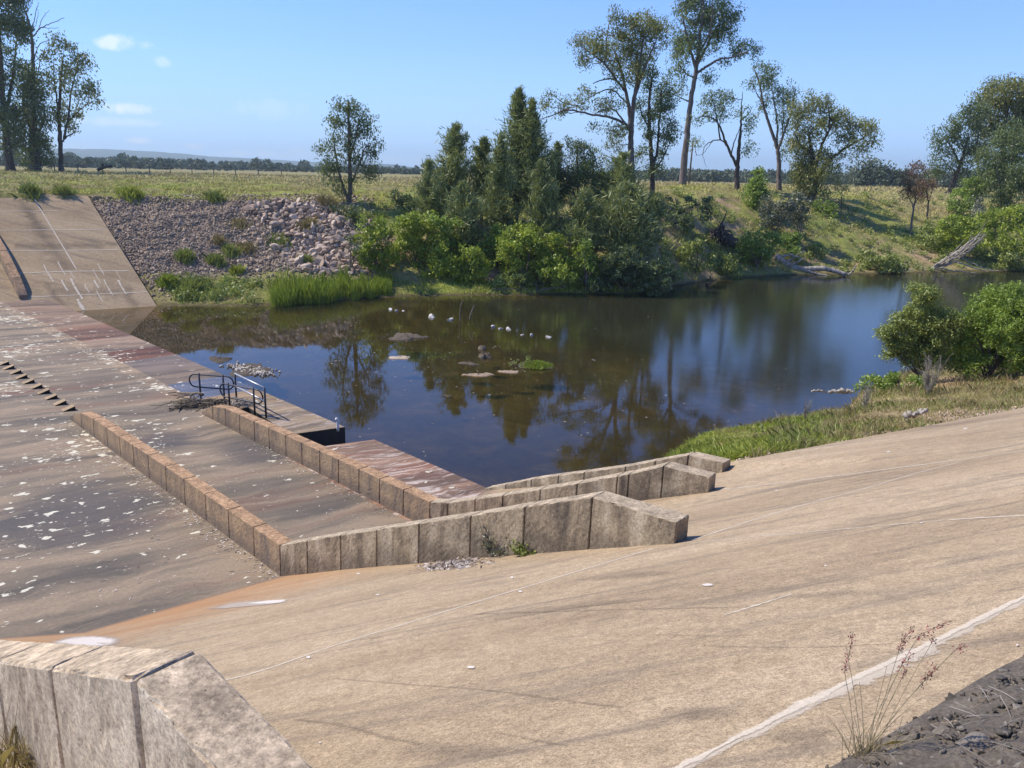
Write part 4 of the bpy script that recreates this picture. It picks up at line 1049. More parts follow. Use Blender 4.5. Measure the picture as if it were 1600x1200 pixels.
# lone tree above the rock pile
blob_tree('eucalypt_tree', 'lone round-crowned eucalypt standing above the pink boulder pile', 'tree', (545, 326),
    [([(545, 326), (547, 290), (546, 240), (545, 190), (544, 160)], 1), ([(545, 312), (534, 285), (526, 250), (520, 210)], .6), ([(547, 290), (560, 260), (572, 225)], .45), ([(546, 250), (556, 215), (560, 185)], .4)],
    [(545, 172, 20, 18), (538, 165, 14, 13), (524, 196, 20, 20), (566, 196, 20, 22), (543, 212, 26, 20), (578, 228, 15, 20), (515, 232, 17, 18), (509, 255, 11, 12), (546, 248, 28, 18), (580, 258, 13, 16), (522, 275, 16, 15), (562, 277, 18, 12), (585, 238, 7, 10), (505, 262, 8, 8), (532, 300, 8, 6)],
    'euc_dark', 'bark_mid', w=.22, dens=.7, rb=69, sub=.6, cs=1.0)
# left group
blob_tree('eucalypt_tree', 'leftmost tall dark eucalypt cut off by the picture edge', 'tree', (16, 259),
    [([(16, 259), (8, 200), (2, 120), (-4, 30)], 1), ([(6, 180), (20, 120), (26, 60)], .5)],
    [(5, 40, 22, 28), (28, 28, 14, 22), (36, 58, 10, 13), (8, 95, 22, 20), (3, 150, 18, 25), (12, 190, 18, 22), (14, 225, 14, 18), (-18, 20, 22, 35), (-20, 120, 20, 40), (22, 5, 16, 14), (-10, -30, 25, 25)],
    'euc_dark', 'bark', w=.62, dens=.9, rb=150, sub=1.2, lsz=(.5, .2))
blob_tree('eucalypt_tree', 'dense dark eucalypt with foliage down to the ground, second from the left edge', 'tree', (59, 262),
    [([(59, 262), (55, 210), (53, 160), (51, 115)], 1), ([(55, 215), (40, 180), (35, 130)], .4), ([(55, 220), (68, 190), (70, 165)], .4)],
    [(42, 115, 12, 14), (58, 130, 14, 14), (40, 150, 16, 18), (62, 165, 14, 22), (48, 190, 20, 20), (68, 205, 10, 18), (38, 212, 12, 16), (60, 228, 16, 16), (44, 238, 12, 12), (74, 240, 8, 12), (30, 178, 10, 20), (52, 250, 12, 8)],
    'euc_dark', 'bark', w=.55, dens=1.0, rb=152, sub=1.15, lsz=(.5, .2))
blob_tree('dead_tree', 'bare dead tree with pale branches rising above the dark eucalypts at left', 'tree', (46, 260),
    [([(46, 260), (51, 180), (52, 110), (50, 60), (44, 30), (36, 8), (44, -12)], 1, 0, .1), ([(51, 100), (48, 70), (36, 35), (33, 0)], .3), ([(51, 60), (62, 45), (75, 37), (101, 25)], .28), ([(52, 100), (60, 72), (78, 62)], .25), ([(54, 150), (60, 110), (66, 88), (82, 65)], .28), ([(50, 55), (55, 25), (60, 5)], .2), ([(58, 48), (68, 25), (78, 12)], .15), ([(70, 40), (84, 44), (92, 43)], .12), ([(60, 98), (70, 80), (88, 74)], .15), ([(40, 20), (48, 8), (52, -8)], .15), ([(50, 50), (58, 32), (60, 18)], .14), ([(54, 118), (60, 105), (74, 100)], .14)],
    [], 'euc_dark', 'bark_pale', w=.42, rb=154)
blob_tree('eucalypt_tree', 'open-crowned eucalypt with a clean lower trunk, rightmost of the left-hand group', 'tree', (95, 262),
    [([(95, 262), (94, 225), (92, 185), (94, 140), (98, 95)], 1), ([(96, 228), (104, 214), (117, 207)], .4), ([(100, 215), (107, 180), (112, 140), (122, 100)], .5), ([(105, 190), (122, 175), (138, 160)], .35), ([(92, 170), (85, 130), (84, 100)], .35)],
    [(100, 72, 13, 9), (84, 86, 11, 10), (122, 86, 12, 9), (137, 96, 7, 7), (90, 112, 15, 13), (120, 112, 14, 13), (138, 136, 11, 12), (146, 158, 7, 9), (124, 150, 11, 12), (92, 150, 11, 14), (100, 180, 10, 12), (122, 180, 11, 9), (85, 182, 8, 10), (108, 130, 10, 10), (112, 198, 6, 6)],
    'euc_olive', 'bark', w=.42, dens=.8, rb=152, sub=1.05, lsz=(.5, .2))
# big trees, middle
blob_tree('eucalypt_tree', 'big spreading eucalypt with a long bare limb reaching left over the casuarinas', 'tree', (990, 312),
    [([(990, 312), (986, 260), (986, 225), (987, 190), (993, 140), (999, 105), (1006, 50)], 1, 0, .22), ([(985, 220), (983, 170), (972, 115), (960, 75)], .62), ([(984, 208), (978, 195), (955, 185), (925, 180), (890, 175), (870, 183), (853, 191)], .42, -4, .2), ([(978, 140), (962, 126), (945, 125), (927, 132)], .3), ([(970, 112), (945, 100), (925, 85), (908, 75)], .3), ([(990, 150), (1010, 100), (1025, 65)], .4), ([(978, 190), (960, 172), (940, 173), (925, 182)], .25), ([(982, 160), (955, 140), (925, 150), (905, 165)], .22), ([(960, 85), (950, 45), (958, 20)], .2)],
    [(1010, 28, 24, 17), (992, 45, 20, 18), (970, 50, 16, 16), (935, 76, 24, 16), (905, 62, 8, 12), (920, 98, 12, 10), (958, 92, 20, 18), (990, 82, 26, 24), (1018, 62, 18, 24), (955, 160, 20, 12), (914, 162, 12, 9), (888, 160, 9, 8), (863, 150, 10, 9), (850, 165, 8, 13), (958, 222, 12, 14), (935, 195, 14, 7), (915, 140, 10, 9), (970, 128, 14, 16), (905, 90, 8, 8), (1000, 118, 16, 18), (962, 20, 8, 12), (880, 172, 8, 6), (965, 198, 14, 12)],
    'euc_olive', 'bark_mid', group=None, w=.35, dens=.85, rb=74, sub=.62, lsz=(.24, .085))
blob_tree('eucalypt_tree', 'slender dark eucalypt with a forked trunk just right of the big spreading one', 'tree', (1020, 306),
    [([(1020, 306), (1019, 262), (1016, 215), (1014, 170), (1018, 120)], 1), ([(1021, 262), (1027, 235), (1030, 190), (1034, 140)], .6), ([(1020, 268), (1034, 250), (1046, 225)], .35), ([(1016, 200), (1002, 175), (998, 150)], .35)],
    [(1032, 142, 17, 24), (1014, 115, 16, 20), (1020, 182, 16, 20), (1040, 212, 12, 16), (1013, 214, 10, 16), (1036, 240, 9, 11), (1004, 240, 8, 12), (1050, 206, 6, 11), (1040, 170, 10, 16), (1000, 165, 8, 14), (1028, 258, 8, 8), (1010, 262, 7, 8)],
    'euc_dark', 'bark', w=.26, dens=.95, rb=76, sub=.6, lsz=(.24, .085))
blob_tree('eucalypt_tree', 'tallest eucalypt with a straight pale trunk, blackened at its foot', 'tree', (1066, 288),
    [([(1066, 288), (1070, 240), (1074, 205), (1079, 160), (1087, 115), (1092, 75), (1097, 30), (1100, -20)], 1, 0, .25), ([(1087, 115), (1104, 104), (1125, 94), (1145, 91), (1166, 84)], .4), ([(1078, 158), (1068, 155), (1052, 147)], .25), ([(1088, 105), (1076, 70), (1066, 30)], .45), ([(1090, 100), (1108, 65), (1126, 30)], .45), ([(1085, 125), (1072, 115), (1064, 105)], .25), ([(1092, 80), (1110, 50), (1112, 10)], .35)],
    [(1105, 18, 26, 18), (1075, 12, 14, 14), (1132, 20, 18, 14), (1122, 52, 22, 16), (1086, 52, 16, 18), (1062, 45, 14, 16), (1160, 66, 14, 12), (1172, 84, 10, 9), (1132, 98, 9, 8), (1068, 108, 14, 13), (1065, 134, 11, 10), (1100, 118, 8, 8), (1056, 80, 12, 13), (1108, -18, 30, 16), (1075, -18, 18, 14), (1142, 40, 10, 12), (1100, 78, 12, 10), (1150, 82, 8, 7), (1075, 80, 14, 12), (1112, 35, 18, 14), (1090, -5, 20, 14)],
    'euc', 'bark_pale', w=.44, dens=.95, rb=101, sub=.85, lsz=(.32, .12))
blob_tree('eucalypt_tree', 'thin eucalypt with a bare dead spike and twisted crooked limbs, right of the tallest tree', 'tree', (1152, 296),
    [([(1152, 296), (1152, 262), (1156, 220), (1158, 185), (1160, 143)], 1, 0, .08), ([(1152, 264), (1142, 240), (1131, 215), (1121, 192), (1104, 183), (1084, 191)], .55, -3, .15), ([(1138, 232), (1128, 220), (1112, 220), (1100, 230), (1098, 244), (1103, 262)], .28, 2, .12), ([(1140, 238), (1150, 215), (1156, 200)], .25), ([(1158, 190), (1168, 178), (1177, 164)], .2), ([(1130, 212), (1118, 175), (1112, 150)], .3), ([(1112, 222), (1098, 240), (1086, 243)], .12)],
    [(1110, 150, 11, 11), (1126, 160, 14, 12), (1096, 172, 9, 9), (1115, 186, 9, 7), (1087, 188, 6, 6), (1161, 182, 10, 10), (1172, 190, 8, 11), (1140, 150, 6, 8), (1166, 230, 6, 7), (1085, 224, 5, 7), (1132, 176, 9, 8), (1168, 205, 7, 7)],
    'euc', 'bark', w=.33, dens=.6, rb=98, sub=.7, lsz=(.3, .11))
blob_tree('eucalypt_tree', 'narrow eucalypt with a fan of bare pale stems, right of the dead spike', 'tree', (1218, 294),
    [([(1218, 294), (1217, 255), (1214, 230), (1203, 198), (1193, 165), (1187, 132), (1178, 108)], 1, 0, .2), ([(1216, 236), (1226, 205), (1237, 172), (1243, 140)], .6), ([(1214, 228), (1214, 190), (1208, 150), (1205, 125)], .45), ([(1222, 215), (1224, 180), (1222, 150)], .3), ([(1193, 165), (1180, 140), (1173, 118)], .25)],
    [(1184, 112, 11, 11), (1207, 122, 12, 14), (1216, 148, 15, 14), (1240, 142, 10, 13), (1235, 165, 10, 12), (1199, 160, 9, 9), (1226, 182, 9, 10), (1225, 238, 5, 10), (1176, 130, 6, 9), (1222, 205, 7, 9), (1195, 138, 9, 9)],
    'euc', 'bark_mid', w=.31, dens=.7, rb=106, sub=.75, lsz=(.3, .11))
blob_tree('eucalypt_tree', 'broad leaning eucalypt whose shadow falls down the grassy bank', 'tree', (1262, 318),
    [([(1262, 318), (1272, 300), (1276, 280), (1270, 250), (1264, 210)], 1, 0, .35), ([(1277, 285), (1290, 258), (1308, 240), (1330, 226), (1350, 215)], .5), ([(1273, 262), (1285, 225), (1300, 195)], .5), ([(1268, 240), (1250, 225), (1243, 210)], .35), ([(1300, 205), (1296, 175), (1293, 155)], .2)],
    [(1263, 174, 19, 16), (1272, 202, 20, 17), (1306, 184, 20, 17), (1335, 194, 17, 16), (1358, 202, 11, 15), (1352, 226, 11, 9), (1240, 212, 10, 15), (1243, 240, 9, 10), (1270, 246, 18, 16), (1290, 262, 16, 14), (1256, 276, 15, 15), (1250, 297, 7, 9), (1313, 270, 9, 9), (1294, 157, 5, 7), (1318, 215, 16, 10), (1250, 190, 10, 10), (1338, 222, 8, 8), (1262, 258, 16, 14), (1248, 262, 12, 14), (1282, 278, 14, 12), (1258, 296, 12, 12), (1298, 240, 14, 12), (1248, 228, 12, 14), (1278, 300, 12, 8), (1325, 240, 10, 8)],
    'euc_olive', 'bark', w=.48, dens=.95, rb=97, sub=.8, lsz=(.3, .11))
# right-hand stand
blob_tree('eucalypt_tree', 'leaning dark eucalypt at the left end of the right-hand stand', 'tree', (1482, 304),
    [([(1482, 304), (1492, 278), (1504, 247), (1512, 215)], 1), ([(1500, 258), (1488, 232), (1475, 215)], .45), ([(1504, 248), (1525, 225), (1532, 200)], .5), ([(1494, 270), (1478, 255), (1466, 240)], .3)],
    [(1484, 210, 16, 12), (1465, 236, 9, 13), (1504, 228, 19, 14), (1490, 200, 10, 9), (1476, 258, 10, 9), (1518, 198, 19, 13), (1527, 240, 16, 14), (1513, 174, 12, 9), (1532, 176, 14, 11), (1468, 270, 7, 9), (1512, 268, 14, 10)],
    'euc_dark', 'bark', w=.42, dens=1, rb=138, sub=1.0, lsz=(.4, .15))
blob_tree('eucalypt_tree', 'tallest tree of the right-hand stand with a high domed olive crown', 'tree', (1562, 312),
    [([(1562, 312), (1566, 260), (1570, 200), (1578, 150)], 1), ([(1566, 240), (1550, 195), (1545, 165)], .5), ([(1568, 225), (1590, 180), (1600, 150)], .5)],
    [(1547, 150, 20, 12), (1582, 145, 24, 15), (1600, 168, 22, 20), (1560, 174, 22, 17), (1535, 180, 14, 13), (1592, 136, 14, 10), (1575, 200, 22, 16), (1545, 205, 16, 14), (1615, 140, 18, 20), (1604, 200, 18, 18), (1630, 170, 20, 30)],
    'euc_olive', 'bark', w=.5, dens=1.05, rb=142, sub=1.05, lsz=(.42, .16))
blob_tree('eucalypt_tree', 'dense eucalypt with pale trunk standing in front of the right-hand stand at the picture edge', 'tree', (1572, 336),
    [([(1572, 336), (1578, 300), (1582, 260), (1584, 220)], 1), ([(1574, 320), (1562, 285), (1558, 262)], .5), ([(1578, 300), (1596, 270), (1606, 240)], .5)],
    [(1575, 225, 22, 22), (1558, 265, 17, 22), (1592, 262, 18, 24), (1562, 300, 14, 18), (1590, 300, 14, 20), (1600, 225, 18, 20), (1545, 245, 12, 16), (1612, 280, 16, 30), (1552, 285, 10, 14), (1580, 320, 12, 10)],
    'euc', 'bark_pale', w=.3, dens=1.1, rb=None, sub=.85, lsz=(.34, .12))
blob_tree('dying_tree', 'small tree with reddish brown dead leaves on the grassy slope', 'tree', (1423, 366),
    [([(1423, 366), (1426, 335), (1430, 310), (1433, 280)], 1), ([(1427, 325), (1420, 305), (1419, 290)], .5), ([(1429, 318), (1440, 300), (1446, 290)], .5)],
    [(1433, 272, 13, 12), (1424, 290, 11, 11), (1440, 290, 10, 12), (1430, 305, 9, 6), (1432, 262, 8, 7), (1418, 303, 5, 8)],
    'brown', 'bark_pale', w=.13, dens=.75, rb=None, sub=.55, lsz=(.24, .1))
blob_tree('dying_tree', 'thin half-bare sapling with brown leaves just behind the reddish tree', 'tree', (1449, 342),
    [([(1449, 342), (1450, 318), (1448, 295), (1446, 280)], 1), ([(1449, 318), (1456, 300), (1458, 285)], .5)],
    [(1450, 292, 8, 10), (1457, 285, 5, 8), (1445, 306, 5, 5)], 'brown', 'bark', w=.12, dens=.5, rb=None, sub=.5, lsz=(.22, .1))
blob_tree('sapling', 'slim bare-stemmed sapling with a tuft of dark leaves on the shaded right bank', 'tree', (1314, 330),
    [([(1314, 330), (1315, 312), (1316, 296)], 1)], [(1316, 292, 8, 5), (1324, 296, 5, 4), (1308, 297, 4, 4)], 'euc_dark', 'bark', w=.08, dens=.6, rb=None, sub=.4, lsz=(.22, .1))
# casuarinas
GC = None
for lab, r, top, hw, base, n in (
    ('feathery casuarina with a thin double spire, leftmost of the tall spires above the bright shrubs', 66, (711, 194), 31, (706, 372), 190),
    ('low bushy casuarina at the left end of the dark grove', 64, (670, 252), 23, (675, 362), 110),
    ('narrow casuarina spire between the left spire and the tall middle pair', 67, (757, 214), 27, (752, 372), 150),
    ('tallest casuarina of the grove with a dense pointed crown', 67, (811, 136), 34, (806, 382), 300),
    ('dense casuarina leaning on the right flank of the tallest one', 66, (831, 152), 27, (832, 380), 230),
    ('dark casuarina in front of the left flank of the tallest one', 63, (783, 212), 28, (780, 378), 190),
    ('short ragged casuarina spire in the dip right of the tallest one', 68, (872, 222), 21, (868, 372), 110),
    ('casuarina with brushy olive crown in front of the tall pair', 61, (846, 255), 30, (844, 400), 170),
    ('low casuarina filling the gap below the thin double spire', 61, (722, 285), 30, (722, 405), 150),
    ('leaning wispy casuarina beside the trunk of the big spreading eucalypt', 66, (974, 240), 33, (958, 390), 210),
    ('bushy casuarina overhanging the water at the point of the grove', 61.5, (985, 290), 42, (975, 432), 260),
    ('small casuarina at the right end of the grove beside the eroded bank', 65, (1022, 305), 26, (1010, 420), 130),
    ('low dark casuarina between the bright shrubs and the overhanging one', 60.5, (915, 295), 34, (915, 425), 180)):
    spire('casuarina_tree', lab, r, top, hw, base, None, n=n)
blob_tree('dark_tree', 'round grey-green tree rising behind the casuarinas, left of a matching smaller one', 'tree', (903, 375), [([(903, 375), (903, 310), (902, 240)], 1), ([(903, 320), (890, 280), (885, 255)], .5)],
    [(903, 232, 14, 14), (890, 258, 12, 16), (912, 258, 14, 16), (900, 285, 18, 18), (882, 290, 12, 16), (905, 315, 18, 16)], 'euc_dark', 'bark', w=.16, rb=67, sub=.55, lsz=(.22, .08), dens=1.1)
blob_tree('dark_tree', 'round grey-green tree with light gaps, nearer the big spreading eucalypt', 'tree', (930, 375), [([(930, 375), (929, 310), (926, 250)], 1), ([(930, 320), (940, 290), (942, 270)], .5)],
    [(925, 246, 14, 12), (938, 262, 12, 14), (920, 272, 14, 14), (942, 288, 10, 14), (926, 300, 16, 16), (936, 325, 12, 12)], 'euc', 'bark', w=.16, rb=66, sub=.55, lsz=(.22, .08), dens=1.0)
# bright shrubs at the water
for lab, base, ell, leaf, r, d in (
    ('bright green shrub at the left end of the far bank thicket, beside the boulders', (588, 428), [(585, 352, 18, 16), (572, 372, 17, 18), (597, 378, 18, 18), (578, 400, 18, 16), (602, 402, 15, 14), (565, 392, 10, 14), (592, 420, 14, 8)], 'lime', 59, 1.1),
    ('large rounded bright green shrub second from the left end of the thicket', (650, 424), [(640, 348, 22, 12), (665, 352, 22, 14), (630, 372, 20, 18), (655, 380, 24, 20), (684, 372, 18, 18), (640, 402, 22, 16), (672, 405, 20, 16), (618, 395, 12, 14)], 'lime', 60, 1.1),
    ('shaded green shrub under the left casuarinas', (705, 425), [(700, 345, 20, 12), (712, 362, 20, 16), (695, 385, 20, 18), (720, 392, 18, 18), (703, 412, 20, 12)], 'green', 60.5, 1),
    ('low bright shrub close to the water, left of the widest one', (738, 446), [(735, 402, 18, 15), (722, 420, 17, 14), (748, 422, 16, 15), (735, 438, 18, 9)], 'lime', 58, 1.2),
    ('mid-height green shrub above the low bright one', (775, 430), [(770, 378, 18, 16), (785, 395, 20, 16), (762, 400, 15, 18), (790, 372, 14, 12), (775, 418, 18, 12)], 'green', 60, 1.1),
    ('widest bright green shrub in the middle of the thicket', (822, 438), [(808, 376, 20, 13), (832, 372, 17, 12), (800, 398, 22, 18), (828, 396, 20, 18), (815, 420, 24, 14), (848, 412, 15, 16)], 'lime', 58.5, 1.15),
    ('bright yellowish shrub right of the widest one', (872, 440), [(862, 380, 20, 14), (884, 390, 20, 15), (858, 404, 18, 17), (884, 414, 22, 15), (905, 402, 13, 14), (870, 428, 22, 10)], 'lime', 58.5, 1.15),
    ('small shaded shrub on the right edge of the bright thicket', (918, 445), [(915, 390, 11, 14), (922, 415, 14, 15), (905, 432, 16, 10), (930, 440, 14, 9)], 'green', 58, 1.1),
    ('bright shrub between the large rounded shrub and the low bright one', (695, 440), [(690, 398, 18, 15), (705, 415, 18, 14), (678, 422, 16, 12), (700, 432, 18, 8)], 'lime', 59, 1.1),
    ('sunlit shrub crest just below the dark casuarinas, above the widest bright shrub', (800, 425), [(792, 358, 16, 9), (815, 360, 18, 9), (840, 360, 16, 9), (775, 366, 12, 9)], 'lime', 60.5, 1.0),
    ('dark low shrub hanging into the water below the bright thicket', (835, 456), [(800, 440, 25, 9), (840, 444, 28, 10), (880, 446, 25, 10), (770, 446, 18, 8)], 'olive', 57, 1.0),
    ('dark leafy mass hanging over the water at the point', (975, 455), [(950, 420, 20, 17), (980, 412, 24, 20), (1008, 420, 20, 18), (965, 442, 26, 12), (1000, 444, 26, 12), (1025, 440, 16, 12), (935, 440, 16, 12), (1015, 446, 16, 8), (985, 450, 22, 7), (950, 452, 18, 7), (1030, 424, 12, 12)], 'euc_dark', 59, 2.0)):
    bush('green_shrub', lab, base, ell, leaf, rb=r, dens=d)
bush('twiggy_shrub', 'grey half-bare shrub leaning out of the boulders', (545, 425), [(555, 390, 9, 14), (550, 372, 7, 10), (600, 365, 14, 14)], 'grey', rb=58.5, dens=.35)
# right bank shrubs
for lab, base, ell, leaf, r, d in (
    ('upright bright green bushy tree between the thin eucalypts on the right bank top', (1183, 328), [(1184, 280, 10, 10), (1178, 296, 12, 12), (1190, 298, 12, 13), (1183, 314, 13, 12), (1186, 268, 5, 5)], 'green', 82, 1.2),
    ('grey-leaved shrub below the bright bushy tree on the right bank', (1212, 366), [(1205, 322, 14, 10), (1222, 318, 13, 11), (1198, 340, 14, 12), (1218, 342, 16, 12), (1230, 332, 9, 12)], 'grey', 77, .8),
    ('second grey-leaved shrub with a pale stem, under the broad leaning eucalypt', (1251, 372), [(1248, 322, 11, 12), (1240, 338, 10, 10), (1256, 340, 10, 12), (1250, 308, 8, 7)], 'grey', 78, .75),
    ('dark green shrub hiding the foot of the uprooted trunk', (1183, 420), [(1178, 374, 16, 12), (1196, 378, 15, 13), (1168, 394, 16, 14), (1190, 400, 18, 14), (1178, 412, 18, 8)], 'green', 69.5, 1.2),
    ('dark olive shrub beside the fallen logs', (1235, 402), [(1228, 378, 14, 11), (1244, 382, 10, 10), (1236, 393, 14, 8)], 'green', 72.5, 1.1),
    ('airy pale green shrub on the eroded slope left of the uprooted stump', (1085, 426), [(1085, 384, 14, 12), (1076, 402, 16, 14), (1098, 404, 14, 14), (1086, 420, 16, 9)], 'olive', 67, .8),
    ('olive shrub at the water edge under the uprooted stump', (1132, 428), [(1128, 405, 16, 10), (1145, 410, 14, 10), (1118, 418, 12, 9), (1135, 425, 16, 6)], 'olive', 67.5, .9),
    ('pale small shrub where the grove meets the eroded slope', (1050, 440), [(1045, 402, 9, 10), (1036, 415, 12, 11), (1052, 424, 13, 9)], 'olive', 65.5, .8),
    ('small bright shrub on the bare earth beside the logs', (1276, 402), [(1272, 388, 9, 8), (1284, 394, 8, 7)], 'olive', 74, .9),
    ('wide low olive shrub at the waterline right of the logs', (1378, 422), [(1352, 404, 13, 10), (1375, 405, 16, 11), (1398, 410, 14, 9), (1370, 418, 22, 8), (1345, 415, 8, 8)], 'olive', 76, 1.0),
    ('round olive shrub at the foot of the dusty track', (1448, 385), [(1448, 364, 13, 10), (1440, 374, 9, 7), (1458, 374, 9, 7)], 'olive', 83, 1.0),
    ('bright yellow-green shrub above the grey fallen branches', (1492, 400), [(1482, 352, 17, 10), (1505, 352, 16, 11), (1478, 372, 18, 14), (1502, 376, 18, 14), (1485, 392, 18, 10), (1520, 365, 12, 10)], 'lime', 86, 1.0),
    ('large yellow-green shrub at the right picture edge above the water', (1572, 404), [(1548, 342, 18, 11), (1575, 338, 20, 12), (1598, 345, 18, 14), (1552, 366, 20, 14), (1582, 370, 22, 15), (1605, 378, 16, 14), (1560, 390, 20, 10)], 'lime', 87, 1.0),
    ('dark shrub at the waterline by the right picture edge', (1575, 418), [(1545, 400, 18, 9), (1572, 406, 20, 10), (1598, 404, 18, 12), (1555, 416, 20, 7), (1530, 412, 12, 8)], 'olive', 81, 1.1),
    ('slender grey-green columnar shrub in front of the yellow-green shrubs', (1529, 366), [(1528, 318, 6, 12), (1529, 340, 8, 13), (1527, 358, 9, 10)], 'grey', 88, .9),
    ('small round tree with bright crown left of the right-hand stand', (1521, 328), [(1521, 288, 14, 8), (1514, 300, 11, 9), (1530, 300, 11, 9), (1520, 312, 9, 8)], 'green', 100, 1.1),
    ('small bush attached to the foot of the bright round tree', (1500, 336), [(1498, 312, 10, 9), (1506, 322, 9, 9), (1493, 324, 8, 8)], 'green', 99, 1.0)):
    bush('bank_shrub', lab, base, ell, leaf, rb=None, dens=d, lsz=(.3, .14), sub=.5, stems=4)
bush('dark_shrub', 'dark scrub crowning the eroded bank below the tall trees', (1045, 352), [(1040, 322, 16, 10), (1060, 330, 16, 10), (1090, 318, 18, 9), (1070, 345, 16, 9), (1105, 330, 10, 9)], 'euc_dark', rb=None, dens=.9)
bush('dark_shrub', 'dark scrub on the lip of the small eroded gully right of the lone tree', (632, 330), [(618, 312, 14, 9), (640, 315, 14, 9), (652, 325, 12, 10)], 'euc_dark', rb=69.5, dens=1.0)
bush('dark_shrub', 'dark straggly scrub at the foot of the lone tree', (548, 350), [(540, 328, 14, 8), (560, 335, 14, 9), (548, 342, 16, 8), (530, 335, 10, 6)], 'euc_dark', rb=65.5, dens=.7)
bush('dark_shrub', 'dark green clump in the shade under the broad leaning eucalypt', (1295, 338), [(1285, 322, 14, 7), (1300, 330, 14, 7), (1282, 334, 12, 6)], 'green', rb=None, dens=1.0)
# near right
for lab, base, ell, leaf, r, d, bk in (
    ('bright leafy bush standing at the near right water edge, left of the bigger one', (1440, 588), [(1440, 470, 16, 18), (1410, 500, 17, 16), (1446, 498, 22, 20), (1394, 522, 15, 17), (1425, 528, 24, 20), (1460, 530, 20, 22), (1405, 552, 20, 14), (1440, 558, 24, 18), (1470, 562, 16, 14), (1486, 510, 12, 18)], 'olive', 31, 1.2, 'bark'),
    ('largest bright bush at the right picture edge near the concrete', (1545, 592), [(1520, 500, 18, 18), (1550, 478, 24, 18), (1585, 472, 22, 18), (1535, 530, 26, 24), (1575, 515, 26, 24), (1610, 500, 24, 28), (1520, 562, 24, 18), (1560, 560, 26, 20), (1600, 556, 26, 22), (1500, 538, 14, 18), (1640, 520, 26, 40)], 'green', 31, 1.25, 'bark'),):
    bush('leafy_bush', lab, base, ell, leaf, rb=r, dens=d, lsz=(.12, .04), sub=.26, stems=8, bark=bk, w=.05, fill=1.7, cs=1.2)
MAT_keep = None
def bare_shrub(name, label, base, r, spread, h, n, m, cat='shrub'):
    q = at_r(base[0], base[1], r); P0 = np.array([q[0], q[1], G(q[0], q[1])]); mb = MB()
    for _ in range(n):
        a = rng.uniform(0, 6.28); d = np.array([math.cos(a)*rng.uniform(.1, .7), math.sin(a)*rng.uniform(.1, .7), 1]); L_ = h*rng.uniform(.5, 1.1)
        Q = curve([P0-np.array([0, 0, .03]), P0+d*L_*.5*np.array([spread, spread, 1])+rng.normal(size=3)*.05, P0+d*L_*np.array([spread, spread, 1])], 8, .015)
        mb.tube(Q, np.linspace(.012, .003, len(Q)), 4, False)
        for k in range(6):
            i = rng.integers(2, len(Q)); e = Q[i]+(d*np.array([spread, spread, 1])*.22+rng.normal(size=3)*.13)*h*.7
            mb.tube([Q[i], (Q[i]+e)/2+rng.normal(size=3)*.02, e], [.006, .004, .002], 3, False)
    o = link(name, mb.mesh(name)if True else None, MAT[m]); o.data.transform(Matrix.Translation(-Vector(P0))); o.location = P0
    return tag(o, label, cat)
bare_shrub('dead_shrub', 'grey leafless shrub in front of the near right bushes', (1452, 606), 27.5, .7, 1.25, 34, 'deadwood')
bare_shrub('dead_shrub', 'small leafless twigs standing at the tip of the green near bank', (1256, 672), 24.5, .4, .8, 9, 'deadwood')
bare_shrub('dead_shrub', 'thin dry stems rising above the grass beside the near right water', (1350, 640), 25, .7, .7, 16, 'deadwood')
bush('yellowing_plant', 'yellowing leafy plant standing on the green grass of the near bank', (1186, 702), [(1182, 672, 7, 7), (1192, 668, 7, 6), (1176, 684, 5, 6), (1196, 684, 6, 6)], 'lime', rb=22.5, dens=.45, lsz=(.13, .07), sub=.17, w=.02)
bush('leafy_weed', 'spreading green creeper at the near right water edge below the bushes', (1405, 622), [(1375, 598, 18, 9), (1405, 602, 22, 11), (1435, 606, 20, 10), (1390, 615, 20, 8), (1350, 606, 10, 7)], 'green', rb=29, dens=.9, lsz=(.11, .06), sub=.2, w=.02)
# weed at the foot of the near wall
def weed(label, px, h, n, m, spread=.35):
    P0 = on_apron(*px); mb = MB(); LV = []; LF = []; nv = 0; root = empty('weed', P0, label, 'weed')
    for _ in range(n):
        a = rng.uniform(0, 6.28); d = np.array([math.cos(a)*spread, math.sin(a)*spread, rng.uniform(.3, 1)])*h*rng.uniform(.5, 1.1)
        b = P0+np.array([rng.normal()*.12, rng.normal()*.05, 0]); Q = curve([b, b+d*.5, b+d], 6, .008); mb.tube(Q, np.linspace(.005, .002, len(Q)), 4, False)
        k = 26; t = rng.uniform(.2, 1, k)[:, None]; Pn = b+d*t+rng.normal(size=(k, 3))*.025; D = rng.normal(size=(k, 3))+d*.5
        v, f = leaf_quads(Pn, D, .055, .024); LV.append(v); LF.append(f+nv); nv += len(v)
    link('stems', mb.mesh('stems'), MAT['bark_mid'], root); link('foliage', np_mesh('foliage', np.concatenate(LV), np.concatenate(LF)), MAT[m], root)
weed('grey-green weed growing at the foot of the nearest slope wall above the pale litter', (778, 868), .6, 44, 'grey', .4)
weed('flat green creeper strip along the foot of the nearest slope wall', (828, 865), .16, 34, 'olive', 1.6)

